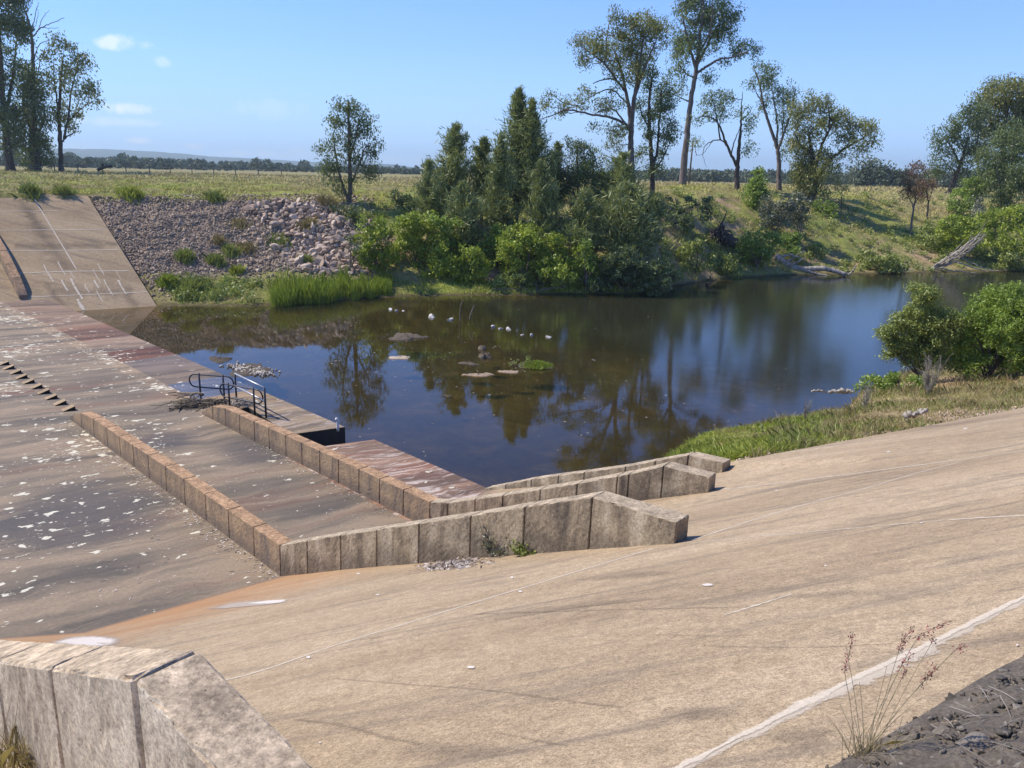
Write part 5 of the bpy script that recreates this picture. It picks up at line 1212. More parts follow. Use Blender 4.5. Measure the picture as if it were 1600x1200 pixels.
# ================================================================== DEADWOOD AND WATER THINGS
def branches(name, label, r, lines, m, cat='log', jit=.03, base=None):
    """lines: (polyline px, radius start, radius end[, distance change])"""
    mb = MB(); first = None
    for ln in lines:
        pts, r0, r1 = ln[:3]; dr = ln[3] if len(ln) > 3 else 0
        Q = np.array([at_r(x, y, r+dr*i/max(1, len(pts)-1)) for i, (x, y) in enumerate(pts)])
        g = ground(Q[:, 0], Q[:, 1]); g = np.maximum(g, WATER_Z-.15); Q[:, 2] = np.maximum(Q[:, 2], g+r1*.3)
        cv = curve(Q, 6*len(Q), jit); mb.tube(cv, np.linspace(r0, r1, len(cv)), 7, True, .08)
        if first is None: first = Q[0]
    o = link(name, mb.mesh(name, True), MAT[m]); o.data.transform(Matrix.Translation(-Vector(first))); o.location = first
    return tag(o, label, cat)
rt = []
for _ in range(46):
    a = rng.uniform(0, 6.28); l = rng.uniform(10, 27); rt.append(([(1124, 366), (1124+math.cos(a)*l*.5+rng.normal()*3, 366-abs(math.sin(a))*l*.45+rng.normal()*2), (1122+math.cos(a)*l, 368+math.sin(a)*l*.95)], rng.uniform(.07, .16), .02, rng.normal()*1.5-.5))
branches('uprooted_stump', 'uprooted tree stump with a fan of dark roots on the eroded bank', gr(1126, 378), [([(1122, 368), (1138, 374), (1160, 386)], .6, .42, -.8), ([(1126, 362), (1130, 345), (1136, 330)], .12, .03)]+rt, 'bark', 'stump')
branches('fallen_log', 'bleached fallen tree trunk lying along the waterline below the bare earth', gr(1270, 426), [([(1212, 400), (1228, 412), (1250, 420), (1290, 420), (1322, 429)], .34, .2), ([(1222, 425), (1240, 412), (1257, 403)], .14, .06, -.6), ([(1228, 410), (1224, 424), (1228, 432)], .18, .12), ([(1240, 416), (1255, 424), (1280, 428), (1305, 433)], .16, .05, -.5), ([(1215, 402), (1235, 398), (1252, 404)], .14, .05), ([(1232, 408), (1246, 398), (1258, 392)], .1, .03), ([(1325, 430), (1332, 424), (1338, 415)], .1, .05), ([(1210, 404), (1222, 414), (1236, 424)], .2, .12)], 'deadwood')
branches('fallen_branch', 'grey forked branch at the waterline right of the bleached trunk', gr(1400, 424), [([(1389, 431), (1402, 420), (1420, 414)], .13, .05), ([(1400, 422), (1412, 424), (1428, 420)], .1, .03), ([(1395, 426), (1408, 416), (1416, 409)], .08, .03)], 'deadwood', 'branch')
fb = [([(1452, 428), (1475, 412), (1500, 392), (1524, 376)], .17, .05)]
for i in range(26):
    x = rng.uniform(1458, 1500); y = 426-(x-1455)*.75+rng.normal()*4; l = rng.uniform(25, 60); fb.append(([(x, y), (x+l*.5, y-l*.32+rng.normal()*3), (x+l*.9, y-l*.66+rng.normal()*6)], rng.uniform(.05, .1), .015, rng.normal()*1.2))
fb += [([(1428, 430), (1445, 424), (1470, 428)], .1, .04), ([(1490, 408), (1520, 418), (1545, 425)], .08, .03), ([(1500, 402), (1540, 420), (1575, 422)], .06, .02), ([(1470, 420), (1500, 424), (1530, 428)], .07, .03)]
branches('fallen_tree', 'grey fallen tree crown of slanting bare branches on the right bank', gr(1462, 422), fb, 'deadwood', 'fallen tree')
branches('fallen_branch', 'long thin bare branch lying on the slope above the grey shrubs', gr(1190, 354), [([(1148, 352), (1190, 353), (1240, 350)], .06, .02)], 'bark_mid', 'branch')
branches('snag', 'forked dark stick poking out of the water under the eroded bank', math.hypot(*at_z(1105, 446, WATER_Z)[:2]), [([(1102, 447), (1107, 438), (1111, 431)], .06, .03), ([(1103, 447), (1112, 441), (1121, 437)], .06, .03)], 'bark', 'stick')
branches('snag', 'taller curved stick standing in the water, left of a pair', 45.5, [([(719, 502), (719, 487), (720, 477), (724, 469)], .04, .02)], 'driftwood', 'stick', .01)
branches('snag', 'shorter slanting stick standing in the water, right of a pair', 44.7, [([(734, 499), (736, 490), (739, 482), (741, 477)], .05, .025)], 'driftwood', 'stick', .01)
branches('floating_log', 'floating weathered log with a low branch near the near right bushes', 31.2, [([(1294, 612), (1312, 610), (1330, 611)], .06, .08), ([(1268, 611), (1278, 610), (1290, 612)], .03, .04), ([(1310, 613), (1322, 614), (1334, 612)], .04, .05)], 'deadwood')
branches('grey_log', 'short grey log lying at the edge of the near concrete slope', 20.0, [([(1412, 651), (1430, 647), (1447, 642)], .05, .06)], 'deadwood')
branches('leaning_log', 'dark leaning log by the field fence at left', 146, [([(152, 266), (162, 262), (175, 259)], .25, .18), ([(160, 262), (161, 256)], .15, .1)], 'bark')
# floating wood beside right grass: pale branch
branches('dry_branch', 'pale crooked dead branch on the green grass beside the concrete', 20.2, [([(1256, 692), (1264, 686), (1274, 690), (1283, 684)], .025, .012), ([(1262, 687), (1266, 680), (1272, 676)], .018, .008)], 'deadwood', 'branch')
# rocks
def ico(sub, seed, rough=.28, flat=.75, cuts=11):
    bm = bmesh.new(); bmesh.ops.create_icosphere(bm, subdivisions=sub, radius=1); g = np.random.default_rng(seed)
    k = g.normal(size=(cuts, 3)); k /= np.linalg.norm(k, axis=1)[:, None]; off = g.uniform(.38, .75, cuts)
    for v in bm.verts:
        p = np.array(v.co)
        for kk, oo in zip(k, off):
            d = p@kk
            if d > oo: p = p-kk*(d-oo)
        p = p*(1+g.normal()*rough*.12); v.co = (p[0]*1.3, p[1]*1.1, p[2]*flat*1.3)
    me = bpy.data.meshes.new('rock'); bm.to_mesh(me); bm.free(); return me
ROCKS = [ico(2, i) for i in range(10)]
for m_ in ROCKS: m_.materials.append(MAT['rock'])
def arr_mesh(me):
    V_ = np.empty(len(me.vertices)*3); me.vertices.foreach_get('co', V_); F_ = np.array([p.vertices[:] for p in me.polygons]); return V_.reshape(-1, 3), F_
# boulders, tipped down the bank
poly = np.array([(380, 320), (430, 314), (500, 318), (540, 330), (552, 360), (556, 395), (568, 428), (480, 428), (455, 415), (425, 385), (440, 360), (408, 345)])
def inside(x, y, P):
    c = False; j = len(P)-1
    for i in range(len(P)):
        if (P[i][1] > y) != (P[j][1] > y) and x < (P[j][0]-P[i][0])*(y-P[i][1])/(P[j][1]-P[i][1])+P[i][0]: c = not c
        j = i
    return c
nb = 0; proto = {}
cand = []
while len(cand) < 3600:
    x, y = rng.uniform(378, 570), rng.uniform(313, 430)
    if inside(x, y, poly): cand.append((x, y, rng.uniform(.17, .36)*(1.45 if rng.random() < .14 else 1)))
placed = []; small = []
for x, y, s in cand:
    P = on_ground(x, y, 45, 90)
    if all((P[0]-q[0])**2+(P[1]-q[1])**2 > (.6*(s+q[3]))**2 for q in placed): placed.append((*P, s))
placed.sort(key=lambda q: -q[3])
for i, q in enumerate(placed):
    if i >= 298: small.append(q); continue
    k = i % 10; s = q[3]
    if k not in proto: o = bpy.data.objects.new('boulder', ROCKS[k]); proto[k] = o
    else: o = proto[k].copy()
    C.objects.link(o); o.location = (q[0], q[1], q[2]+s*.22); o.scale = (s*rng.uniform(.8, 1.3), s*rng.uniform(.8, 1.2), s*rng.uniform(.7, 1.1))
    o.rotation_euler = (rng.normal()*.5, rng.normal()*.5, rng.uniform(0, 6.28))
    tag(o, 'angular pinkish grey boulder in the rock pile below the lone tree', 'boulder', 'boulders piled on the far bank')
# small rubble over the bank
rv, rf = arr_mesh(ico(1, 77, .5)); LV = []; LF = []; nv = 0
def stone(P, s, fl=.7):
    global nv
    a = rng.normal(size=(3, 3)); qx, _ = np.linalg.qr(a); v = (rv*np.array([1, rng.uniform(.6, 1), rng.uniform(.5, .9)])*(1+.12*rng.normal(size=(len(rv), 1))))@qx.T*s+P
    LV.append(v); LF.append(rf+nv); nv += len(v)
cnt = 0
for _ in range(120000):
    if cnt > 19000: break
    x, y = rng.uniform(128, 585), rng.uniform(304, 470)
    if y > 440 and x > 268: continue
    xl = 135+(y-303)*.63
    if x < xl+2: continue
    if y > 425+min(30, max(0, (300-x)*.4)) and rng.random() < .8: continue
    P = on_ground(x, y, 46, 90)
    if P[2] > 5.55: continue
    stone(P+np.array([0, 0, .02]), rng.uniform(.038, .09)*(1.9 if rng.random() < .08 else 1)*(1.6 if x > 365 and rng.random() < .35 else 1)); cnt += 1
for q in small: stone(np.array(q[:3])+np.array([0, 0, .1]), q[3]*.8)
tag(link('rubble', np_mesh('rubble', np.concatenate(LV), np.concatenate(LF)), MAT['rubble']), 'bank of broken grey-brown rubble beside the far concrete slope', 'rubble', kind='stuff')
# white rocks in the shallows
ROCKW = [ico(2, 50+i, .3, .6) for i in range(4)]
for m_ in ROCKW: m_.materials.append(MAT['pale_rock'])
WR = [(610, 484, 5, 'white rock in the shallows, largest of the three nearest the reeds'), (620, 486, 3, 'small white rock in the middle of the three nearest the reeds'), (630, 486, 3, 'small flat white rock, rightmost of the three nearest the reeds'),
      (675, 496, 8, 'broad pale rock in the water left of the two standing sticks'), (705, 500, 6, 'pointed white rock in the water just left of the two standing sticks'),
      (771, 511, 5, 'leftmost of the tight trio of white rocks right of the standing sticks'), (782, 514, 5, 'middle rock of the tight trio of white rocks right of the standing sticks'), (795, 515, 6, 'tallest white rock, right end of the tight trio right of the standing sticks'),
      (817, 524, 4, 'small grey rock in the water, left of two before the last white rock'), (830, 524, 4, 'small grey rock in the water, nearest the last white rock'), (856, 527, 6, 'last white rock at the right end of the line of rocks in the water')]
for i, (x, y, w_, lab) in enumerate(WR):
    P = at_z(x, y, WATER_Z); s = w_*math.hypot(P[0], P[1])/F_PX; o = bpy.data.objects.new('water_rock', ROCKW[i % 4]); C.objects.link(o)
    o.location = (P[0], P[1], WATER_Z+s*.12); o.scale = (s, s*.8, s*.85); o.rotation_euler = (0, 0, rng.uniform(0, 6)); tag(o, lab, 'rock')
# mud banks just breaking the surface
def mudbar(px, w_, h_, z, m, label, name='mud_bar', cat='mud bar', d=1.0):
    P = at_z(px[0], px[1], WATER_Z); k = math.hypot(P[0], P[1])/F_PX; rx = w_*k/2; ry = rx*d; n = 26; V_ = []; F_ = []
    ph = rng.uniform(0, 6, 4)
    for i in range(7):
        for j in range(n):
            a = j/n*6.2832; q = i/6*(1+.25*math.sin(2*a+ph[0])+.18*math.sin(3*a+ph[1])+.12*math.sin(5*a+ph[2]))
            V_.append((rx*q*math.cos(a), ry*q*math.sin(a), z*(1-(i/6)**2)*1.0-.05*(i == 6)+rng.normal()*z*.42*(i < 6)))
    for i in range(6):
        for j in range(n): F_.append((i*n+j, (i+1)*n+j, (i+1)*n+(j+1) % n, i*n+(j+1) % n))
    o = link(name, np_mesh(name, V_, np.array(F_), True), MAT[m], loc=(P[0], P[1], WATER_Z+.0)); return tag(o, label, cat)
mudbar((634, 527), 62, 8, .12, 'mud', 'long low grey mud bar with twigs in the shallows, nearest the reeds', d=.7)
mudbar((754, 545), 17, 5, .13, 'mud', 'small grey mud hump, upper of two beside the pinkish gravel bar', d=.8)
mudbar((757, 558), 20, 8, .16, 'mud', 'pointed grey mud hump, lower of two beside the pinkish gravel bar', d=.9)
mudbar((732, 568), 32, 5, .05, 'mud', 'thin dark mud streak left of the pointed mud hump', d=.6)
mudbar((625, 559), 40, 4, .05, 'rubble', 'narrow reddish gravel streak in the middle of the shallows', 'gravel_bar', 'gravel bar', .5)
mudbar((748, 586), 60, 7, .05, 'rubble', 'pinkish gravel bar just breaking the surface below the mud humps', 'gravel_bar', 'gravel bar', .28)
mudbar((796, 581), 46, 5, .04, 'rubble', 'faint gravel strip running towards the grassy islet', 'gravel_bar', 'gravel bar', .3)
mudbar((344, 562), 46, 8, .06, 'mud', 'brown mud patch beside the platform edge at left', d=.7)
mudbar((392, 578), 74, 12, .07, 'mud', 'stony bar in the water behind the guard rails', 'gravel_bar', 'gravel bar', 1.0)
mudbar((700, 619), 16, 3, .04, 'mud', 'tiny mud patch alone in the open water', d=.6)
Pm = at_z(837, 573, WATER_Z); mudbar((837, 573), 46, 9, .12, 'mud', 'muddy base of the small grassy islet', 'islet_mud', 'mud bar', .8)
q = rng.normal(size=(2600, 2))*np.array([.34, .32]); q = q[np.hypot(q[:, 0]/.85, q[:, 1]/.75) < 1]; Pn = np.concatenate([Pm[None, :2]+q, np.full((len(q), 1), WATER_Z+.05)], 1)
v, f = blades(Pn, .24*np.clip(1.1-np.hypot(q[:, 0]/.9, q[:, 1]/.8)*.8, .3, 1), .02, .35, True)
o = link('grass_islet', np_mesh('grass_islet', v-Pm, f), MAT['reed'], loc=Pm); tag(o, 'small bright green grassy islet in the middle of the water', 'grass tuft')
bush('water_weed', 'few leafy weeds poking out of the water left of the grassy islet', (806, 572), [(806, 566, 5, 3), (798, 569, 4, 2), (824, 560, 3, 4)], 'olive', rb=math.hypot(*at_z(806, 572, WATER_Z)[:2]), dens=.4, lsz=(.1, .05), sub=.14, w=.012, stems=3)
# pebbles of the bar behind the rails: one mass
LV = []; LF = []; nv = 0
for _ in range(420):
    u_, v_ = rng.normal()*.42, rng.normal()*.4
    P = at_z(392+u_*38+v_*9, 578+v_*8+u_*4.5, WATER_Z+.03); stone(P, rng.uniform(.03, .09))
t = NT('pebble'); MAT['pebble'] = t.out(t.bsdf(t.ramp(t.geo.outputs['Random Per Island'], [(0, (.2, .16, .12)), (.5, (.42, .37, .31)), (1, (.6, .55, .48))]), .85))
tag(link('pebbles', np_mesh('pebbles', np.concatenate(LV), np.concatenate(LF)), MAT['pebble']), 'pale pebbles heaped on the stony bar behind the guard rails', 'pebbles', kind='stuff')
# flecks of weed and leaves on the water
V_ = []; F_ = []
for _ in range(420):
    x, y = rng.uniform(260, 1250), rng.uniform(475, 720)
    if rng.random() < .55: x, y = rng.normal(700, 170), rng.normal(560, 45)
    P = at_z(x, y, WATER_Z+.006)
    if G(P[0], P[1]) > WATER_Z or (P-Ea)@EN > -.3 or y < 478: continue
    s = rng.uniform(.02, .07); a = rng.uniform(0, 3.14); D = np.array([math.cos(a), math.sin(a)*.5, 0])*s; S = np.array([-D[1], D[0], 0])*.5; k = len(V_)
    V_ += [P-D, P+S, P+D, P-S]; F_.append((k, k+1, k+2, k+3))
tag(link('floating_flecks', np_mesh('floating_flecks', V_, np.array(F_)), MAT['litter']), 'scattered flecks of leaf and weed floating on the water', 'debris', kind='stuff')
# ================================================================== FENCE AND POLE
fr = empty('wire_fence', at_r(197, 266, 146), 'low post and wire fence crossing the far field at left', 'fence'); tops = []
for i, (x, y) in enumerate(((48, 264), (85, 264), (122, 264), (160, 265), (197, 266), (234, 267), (266, 267), (300, 268), (334, 269), (368, 270), (404, 271), (440, 272))):
    q = at_r(x, y, 146); P = np.array([q[0], q[1], G(q[0], q[1])]); mb = MB(); mb.tube([P-np.array([0, 0, .3]), P+np.array([rng.normal()*.03, 0, 1.25+rng.normal()*.06])], .075, 6); link('post', mb.mesh('post'), MAT['timber'], fr); tops.append(P)
for z in (.5, .85, 1.15):
    mb = MB(); mb.tube([p+np.array([0, 0, z]) for p in tops], .012, 3, False); link('wire', mb.mesh('wire'), MAT['galv'], fr)
q = at_r(1076, 289, 135); P = np.array([q[0], q[1], G(q[0], q[1])]); T_ = at_r(1081, 217, 135); T_ = np.array([P[0]+.15, P[1], T_[2]])
pr = empty('utility_pole', P, 'slim grey timber power pole beside the tallest eucalypt', 'pole'); mb = MB(); mb.tube([P-np.array([0, 0, .4]), T_], [.17, .11], 8); link('pole', mb.mesh('pole', True), MAT['timber'], pr)
mb = MB(); mb.tube([T_+np.array([-.9, 0, -.35]), T_+np.array([.9, 0, -.35])], .06, 5); link('crossarm', mb.mesh('crossarm'), MAT['timber'], pr)
for dx in (-.75, .75):
    mb = MB(); mb.tube([T_+np.array([dx, 0, -.3]), T_+np.array([dx, 0, -.08])], [.05, .03], 6); link('insulator', mb.mesh('insulator'), MAT['white'], pr)
for i, (x, y, r_, hh) in enumerate(((1232, 290, 210, 18), (1308, 268, 240, 22))):
    pass
# ================================================================== DISTANT TREES
def wood(name, label, spots, m, kind, cat):
    LV = []; LF = []; nv = 0; mb = MB()
    for x, y_top, r, w_ in spots:
        q = at_r(x, 300, r); zg = G(q[0], q[1]); top = at_r(x, y_top, r)[2]; h = max(3, top-zg); P = np.array([q[0], q[1], zg])
        mb.tube([P-np.array([0, 0, .5]), P+np.array([rng.normal()*.3, 0, h*.75])], [.28, .1], 5, False)
        k = max(3, int(w_*(1.6 if kind else 4.5)))
        for _ in range(k):
            c = P+np.array([rng.normal()*w_*.33, rng.normal()*w_*.3, h*rng.uniform(.22, .9)]); n = 36
            Pn = c+ball(n, .8)*min(w_*.34, h*.3); s = .0022*r*1.15
            D = rng.normal(size=(n, 3)); D[:, 2] -= .5
            v, f = leaf_quads(Pn, D, s*1.5, s*.7); LV.append(v); LF.append(f+nv); nv += len(v)
    cm = np_mesh('crown', np.concatenate(LV), np.concatenate(LF))
    if kind:
        tk = mb.mesh('trunk'); 
        root = empty(name, P, label, cat); link('crown', cm, MAT[m], root); link('trunk', tk, MAT['bark_mid'], root); root['kind'] = 'stuff'; return root
    root = empty(name, P, label, cat, None); link('trunk', mb.mesh('trunk'), MAT['bark'], root); link('crown', cm, MAT[m], root); return root
sp = []
for _ in range(420):
    x = rng.uniform(-250, 1000); r = rng.uniform(430, 720); hor = 267+(x-800)*.0227
    t_ = np.interp(x, [-250, 60, 130, 200, 300, 420, 500, 600, 720, 1000], [243, 244, 246, 246, 249, 254, 258, 264, 266, 270]) + abs(rng.normal())*5 - (8 if rng.random() < .06 else 0)
    sp.append((x, t_, r, rng.uniform(5, 11)))
wood('distant_woodland', 'dark band of far-off trees along the horizon behind the left field', sp, 'far_leaf', True, 'woodland')
sp = []
for _ in range(420):
    x = rng.uniform(930, 1950); r = rng.uniform(330, 560)
    t_ = np.interp(x, [930, 1050, 1300, 1420, 1600, 1950], [268, 263, 267, 268, 262, 258])+abs(rng.normal())*5
    sp.append((x, t_, r, rng.uniform(4, 9)))
wood('distant_woodland', 'grey-green band of far trees behind the tall eucalypts at right', sp, 'far_leaf', True, 'woodland')
for x, yt, w_, lab in ((1336, 258, 9, 'distant dark tree nearest the broad leaning eucalypt'), (1358, 246, 11, 'tallest distant tree in the gap between the broad eucalypt and the right-hand stand'), (1384, 261, 8, 'distant tree right of the tallest one in the gap'), (1404, 266, 7, 'small distant tree just left of the reddish brown tree')):
    wood('far_tree', lab, [(x, yt, 250, w_*.62)], 'far_leaf', False, 'tree')
# ================================================================== GRASS
def scatter(name, label, n, fx, fy, test, h, wd, m, lean=.3, cat='grass', seg2=False, hj=None, by_r=False):
    Ps = []
    x = rng.uniform(*fx, n); y = rng.uniform(*fy, n)
    if by_r:
        az = np.array([az_of(a, 300) for a in fx]); a = rng.uniform(az[0], az[1], n); r = rng.uniform(fy[0]**.5, fy[1]**.5, n)**2
        X, Y = np.sin(a)*r, np.cos(a)*r; Z = ground(X, Y); P = np.stack([X, Y, Z], 1)
    else: P = np.array([on_ground(a, b, 12, 140) for a, b in zip(x, y)])
    k = test(P); P = P[k]; H = (h if hj is None else h*hj(P)); P[:, 2] -= .02
    v, f = blades(P, H, wd if np.isscalar(wd) else wd(P), lean, seg2)
    return tag(link(name, np_mesh(name, v, f), MAT[m]), label, cat, kind='stuff')
def fieldtest(P):
    r = np.hypot(P[:, 0], P[:, 1]); vf = -((P[:, 0]-Fp[0])*V[0]+(P[:, 1]-Fp[1])*V[1]); uf = (P[:, 0]-Fp[0])*U[0]+(P[:, 1]-Fp[1])*U[1]
    az = np.arctan2(P[:, 0], P[:, 1]); left = az < azpx(560)
    ok = np.where(left, (P[:, 2] > 5.15), (P[:, 2] > 2.2)); ap = (vf > -2) & (vf < vT-.1) & (uf < (T1-Fp)@U*np.clip(vf, 0, vT)/vT+.3)
    nn = hash_noise(P[:, 0], P[:, 1], .45)
    return ok & ~ap & ~((P[:, 2] < 6) & (az > azpx(560)) & (az < azpx(1180)) & (nn > .1)) & (r < 190)
clump2 = lambda P: np.clip(.5+.9*hash_noise(P[:, 0], P[:, 1], .37)*hash_noise(P[:, 1], P[:, 0], .9)+.5*hash_noise(P[:, 0], P[:, 1], 1.9), .08, 1.9)
clump = lambda P: np.clip(.75+.6*hash_noise(P[:, 0], P[:, 1], .8)+.3*hash_noise(P[:, 1], P[:, 0], .27), .3, 1.7)
scatter('field_grass', 'rough green and straw grass covering the far fields and bank tops', 150000, (-120, 1750), (58, 115), fieldtest, .34, lambda P: .0009*np.hypot(P[:, 0], P[:, 1]), 'field', .75, hj=clump2, by_r=True)
scatter('field_grass', 'paler tall grass in the distance of the far fields', 70000, (-120, 1750), (110, 190), fieldtest, .42, lambda P: .0012*np.hypot(P[:, 0], P[:, 1]), 'field', .7, hj=clump2, by_r=True)
def benchtest(P):
    az = np.arctan2(P[:, 0], P[:, 1]); return (P[:, 2] > WATER_Z+.06) & (P[:, 2] < .55+.4*hash_noise(P[:, 0], P[:, 1], .7)) & (az > azpx(262)) & (az < azpx(1040))
scatter('bank_grass', 'short bright grass on the low far bank below the rubble', 26000, (262, 1040), (49, 62), benchtest, .32, .065, 'grass', .6, by_r=True, hj=clump)
def lowright(P):
    az = np.arctan2(P[:, 0], P[:, 1]); return (P[:, 2] > WATER_Z+.1) & (P[:, 2] < 3.0) & (hash_noise(P[:, 0], P[:, 1], .5) > -.25)
scatter('bank_grass', 'olive scrubby grass along the lower right bank', 32000, (1040, 1700), (60, 110), lowright, .4, .09, 'olive', .5, by_r=True, hj=clump)
# scrub that reads as one ragged mass
LV = []; LF = []; nv2 = 0
for _ in range(330):
    x, y = rng.uniform(1030, 1610), rng.uniform(304, 424)
    if rng.random() < .12: x, y = rng.uniform(268, 420), rng.uniform(440, 470)
    if rng.random() < .10: x, y = rng.uniform(560, 700), rng.uniform(312, 345)
    P = on_ground(x, y); s_ = rng.uniform(.25, .62); m = int(70*s_/.4)
    Pn = P+np.clip(rng.normal(size=(m, 3)), -2, 2)*np.array([.55, .55, .35])*s_+np.array([0, 0, s_*.4]); D = rng.normal(size=(m, 3))+np.array([0, 0, .5])
    v, f = leaf_quads(Pn, D, .26, .1); LV.append(v); LF.append(f+nv2); nv2 += len(v)
tag(link('low_scrub', np_mesh('low_scrub', np.concatenate(LV), np.concatenate(LF)), MAT['olive']), 'low olive scrub and weeds scattered over the river bank slopes', 'scrub', kind='stuff')
# reeds
reedp = np.array([at_z(x, y, WATER_Z) for x, y in ((424, 477), (450, 478), (480, 475), (510, 473), (540, 469), (575, 466), (600, 463), (612, 462))])
Ps = []
for _ in range(6500):
    s = rng.random()**.8; i = s*(len(reedp)-1); k = min(int(i), len(reedp)-2); P = reedp[k]+(reedp[k+1]-reedp[k])*(i-k); rr = math.hypot(P[0], P[1]); d = P/rr
    dd = rng.uniform(-.1, 2.6)+.5*hash_noise(P[0], P[1], 2.0); P = P+np.array([d[0], d[1], 0])*dd; P[2] = max(G(P[0], P[1]), WATER_Z-.05); hh = (1.75-1.15*s)*rng.uniform(.55, 1.15)*(1+.28*hash_noise(P[0], P[1], 1.7)+.15*hash_noise(P[1], P[0], 4.1)); Ps.append((*P, hh))
Ps = np.array(Ps); v, f = blades(Ps[:, :3], Ps[:, 3], .035, .2, True)
tag(link('reed_bed', np_mesh('reed_bed', v, f), MAT['reed']), 'tall bright green reeds standing at the waterline of the far bank', 'reeds', kind='stuff')
# tussocks on rubble and boulders
for lab, px, rad, h, n, leaf in (
    ('bright green tussock at the foot of the rubble nearest the far concrete slope', (263, 446), .7, .8, 420, 'reed'), ('straw tussock high on the rubble', (343, 379), .6, .6, 260, 'dry'), ('olive tussock, left of two in the middle of the rubble', (290, 405), .8, .7, 380, 'olive'),
    ('olive tussock, right of two in the middle of the rubble', (338, 412), .8, .8, 380, 'olive'), ('dark straw tussock between the rubble and the boulders', (362, 396), .8, .7, 320, 'olive'), ('wide straw tussock at the left edge of the boulders', (385, 393), .9, .6, 360, 'dry'),
    ('green tussock low on the rubble', (372, 428), .55, .7, 300, 'grass'), ('straw tussock in the middle of the boulders', (482, 355), 1.1, .7, 420, 'dry'), ('yellow-green tussock at the left rim of the boulders', (437, 380), 1.2, .5, 420, 'olive'),
    ('short yellow-green tussock low among the boulders', (478, 408), .8, .6, 320, 'olive'), ('pale dry tussock at the top of the rubble near the field', (375, 354), 1.0, .5, 300, 'dry'), ('dark tussock spilling over the top edge of the far concrete slope', (48, 303), .9, .9, 420, 'olive'),
    ('second dark tussock on the top edge of the far concrete slope', (100, 303), .9, .7, 380, 'olive'), ('big green tussock on the rim of the rubble', (205, 306), 1.2, .8, 460, 'grass'), ('grey-green tussock on the rim between rubble and boulders', (335, 312), 1.0, .8, 420, 'olive'),
    ('tan tussock at the left foot of the lone tree', (512, 322), 1.0, .9, 360, 'dry'), ('dark weed clump at the water side of the green bench', (296, 456), .9, .9, 420, 'olive'), ('dry clump beside the eroded gully', (668, 325), 1.4, 1.0, 420, 'dry')):
    tuft('grass_tussock', lab, px, rad, h, n, leaf, None, 'tussock', .05, .45)
# ================================================================== NEAR BANK
def nearbank(P):
    az = np.arctan2(P[:, 0], P[:, 1]); r = np.hypot(P[:, 0], P[:, 1]); re = edge_r(az); rn = np.interp(az, naz, nr_, left=-1, right=nr_[-1])
    return (az > naz[0]) & (r > re+.15) & (r < rn) & (P[:, 2] > WATER_Z+.05)
inner_ = lambda P: nearbank(P) & (np.arctan2(P[:, 0], P[:, 1]) < azpx(1330)) & ((np.hypot(P[:, 0], P[:, 1])-edge_r(np.arctan2(P[:, 0], P[:, 1]))) > .9)
scatter('near_grass', 'bright green grass on the near right bank beside the water', 60000, (1050, 1345), (14, 32), inner_, .15, .014, 'grass', .55, by_r=True, seg2=True, hj=clump)
dryt = lambda P: nearbank(P) & (hash_noise(P[:, 0], P[:, 1], 1.6)+.8*(np.arctan2(P[:, 0], P[:, 1])-azpx(1330))*8 > -.1)
scatter('dry_grass', 'dry straw coloured grass between the near bushes and the concrete', 42000, (1150, 1750), (14, 40), dryt, .3, .012, 'dry', .45, by_r=True, seg2=True, hj=clump)
scatter('green_undergrowth', 'green undergrowth mixed into the dry grass of the near bank', 26000, (1250, 1750), (16, 40), lambda P: nearbank(P) & (hash_noise(P[:, 0], P[:, 1], 1.1) > -.1), .22, .016, 'olive', .6, by_r=True, seg2=True, hj=clump)
# stones and bark along the slab edge
LV = []; LF = []; nv = 0
for _ in range(1500):
    s = rng.random(); P = Mp+(M2-Mp)*(s*1.15-.03); n_ = np.array([-(M2-Mp)[1], (M2-Mp)[0], 0]); n_ /= np.linalg.norm(n_); P = P+n_*abs(rng.normal())*.45; P[2] = max(G(P[0], P[1]), WATER_Z); stone(P, rng.uniform(.01, .05))
tag(link('edge_stones', np_mesh('edge_stones', np.concatenate(LV), np.concatenate(LF)), MAT['rock']), 'loose stones and clods along the edge of the near concrete slope', 'stones', kind='stuff')
# ================================================================== FOREGROUND GRAVEL AND GRASS
gp = [on_apron(x, y) for x, y in ((1300, 1212), (1400, 1150), (1500, 1092), (1600, 1036), (1800, 930))]
gl = [PL((p-A1)@U, vG) for p in (gp[1], gp[3])]
u0, u1 = (gp[1]-A1)@U-2.5, (gp[3]-A1)@U+6
gx, gy = np.meshgrid(np.linspace(u0, u1, 150), np.linspace(0, 4.5, 80), indexing='ij'); Vg = []
for a, b in zip(gx.ravel(), gy.ravel()):
    e = .10*hash_noise(np.array([a]), np.array([b]), 2.3)[0]
    P = A1+U*a+V*(vG-.02+b+(e*.25 if b < .1 else 0)); P[2] = A1[2]+SLOPE*(vG-.02+min(b, .5))+.012+min(b, .4)*.10+.014*rng.normal()*(b > .05)+.02*e*10*(b > .1)*.3; Vg.append(P)
i = np.arange(149)[:, None]*80; j = np.arange(79)[None]
t = NT('gravel'); n_ = t.noise(t.pos, 60, 6, .8); n2 = t.noise(t.pos, 6, 5, .7)
c = t.mix(t.ramp(n2, [(.42, 0), (.62, 1)]), t.ramp(n_, [(.3, (.058, .047, .036)), (.7, (.22, .185, .148))]), t.ramp(n_, [(.3, (.1, .08, .06)), (.7, (.33, .27, .2))]))
MAT['gravel'] = t.out(t.bsdf(c, .95, t.bump(n_, .8, .02)))
tag(link('gravel_verge', np_mesh('gravel_verge', np.array(Vg), np.stack([i+j, i+80+j, i+80+j+1, i+j+1], -1).reshape(-1, 4), True), MAT['gravel']), kind='structure')
LV = []; LF = []; nv = 0
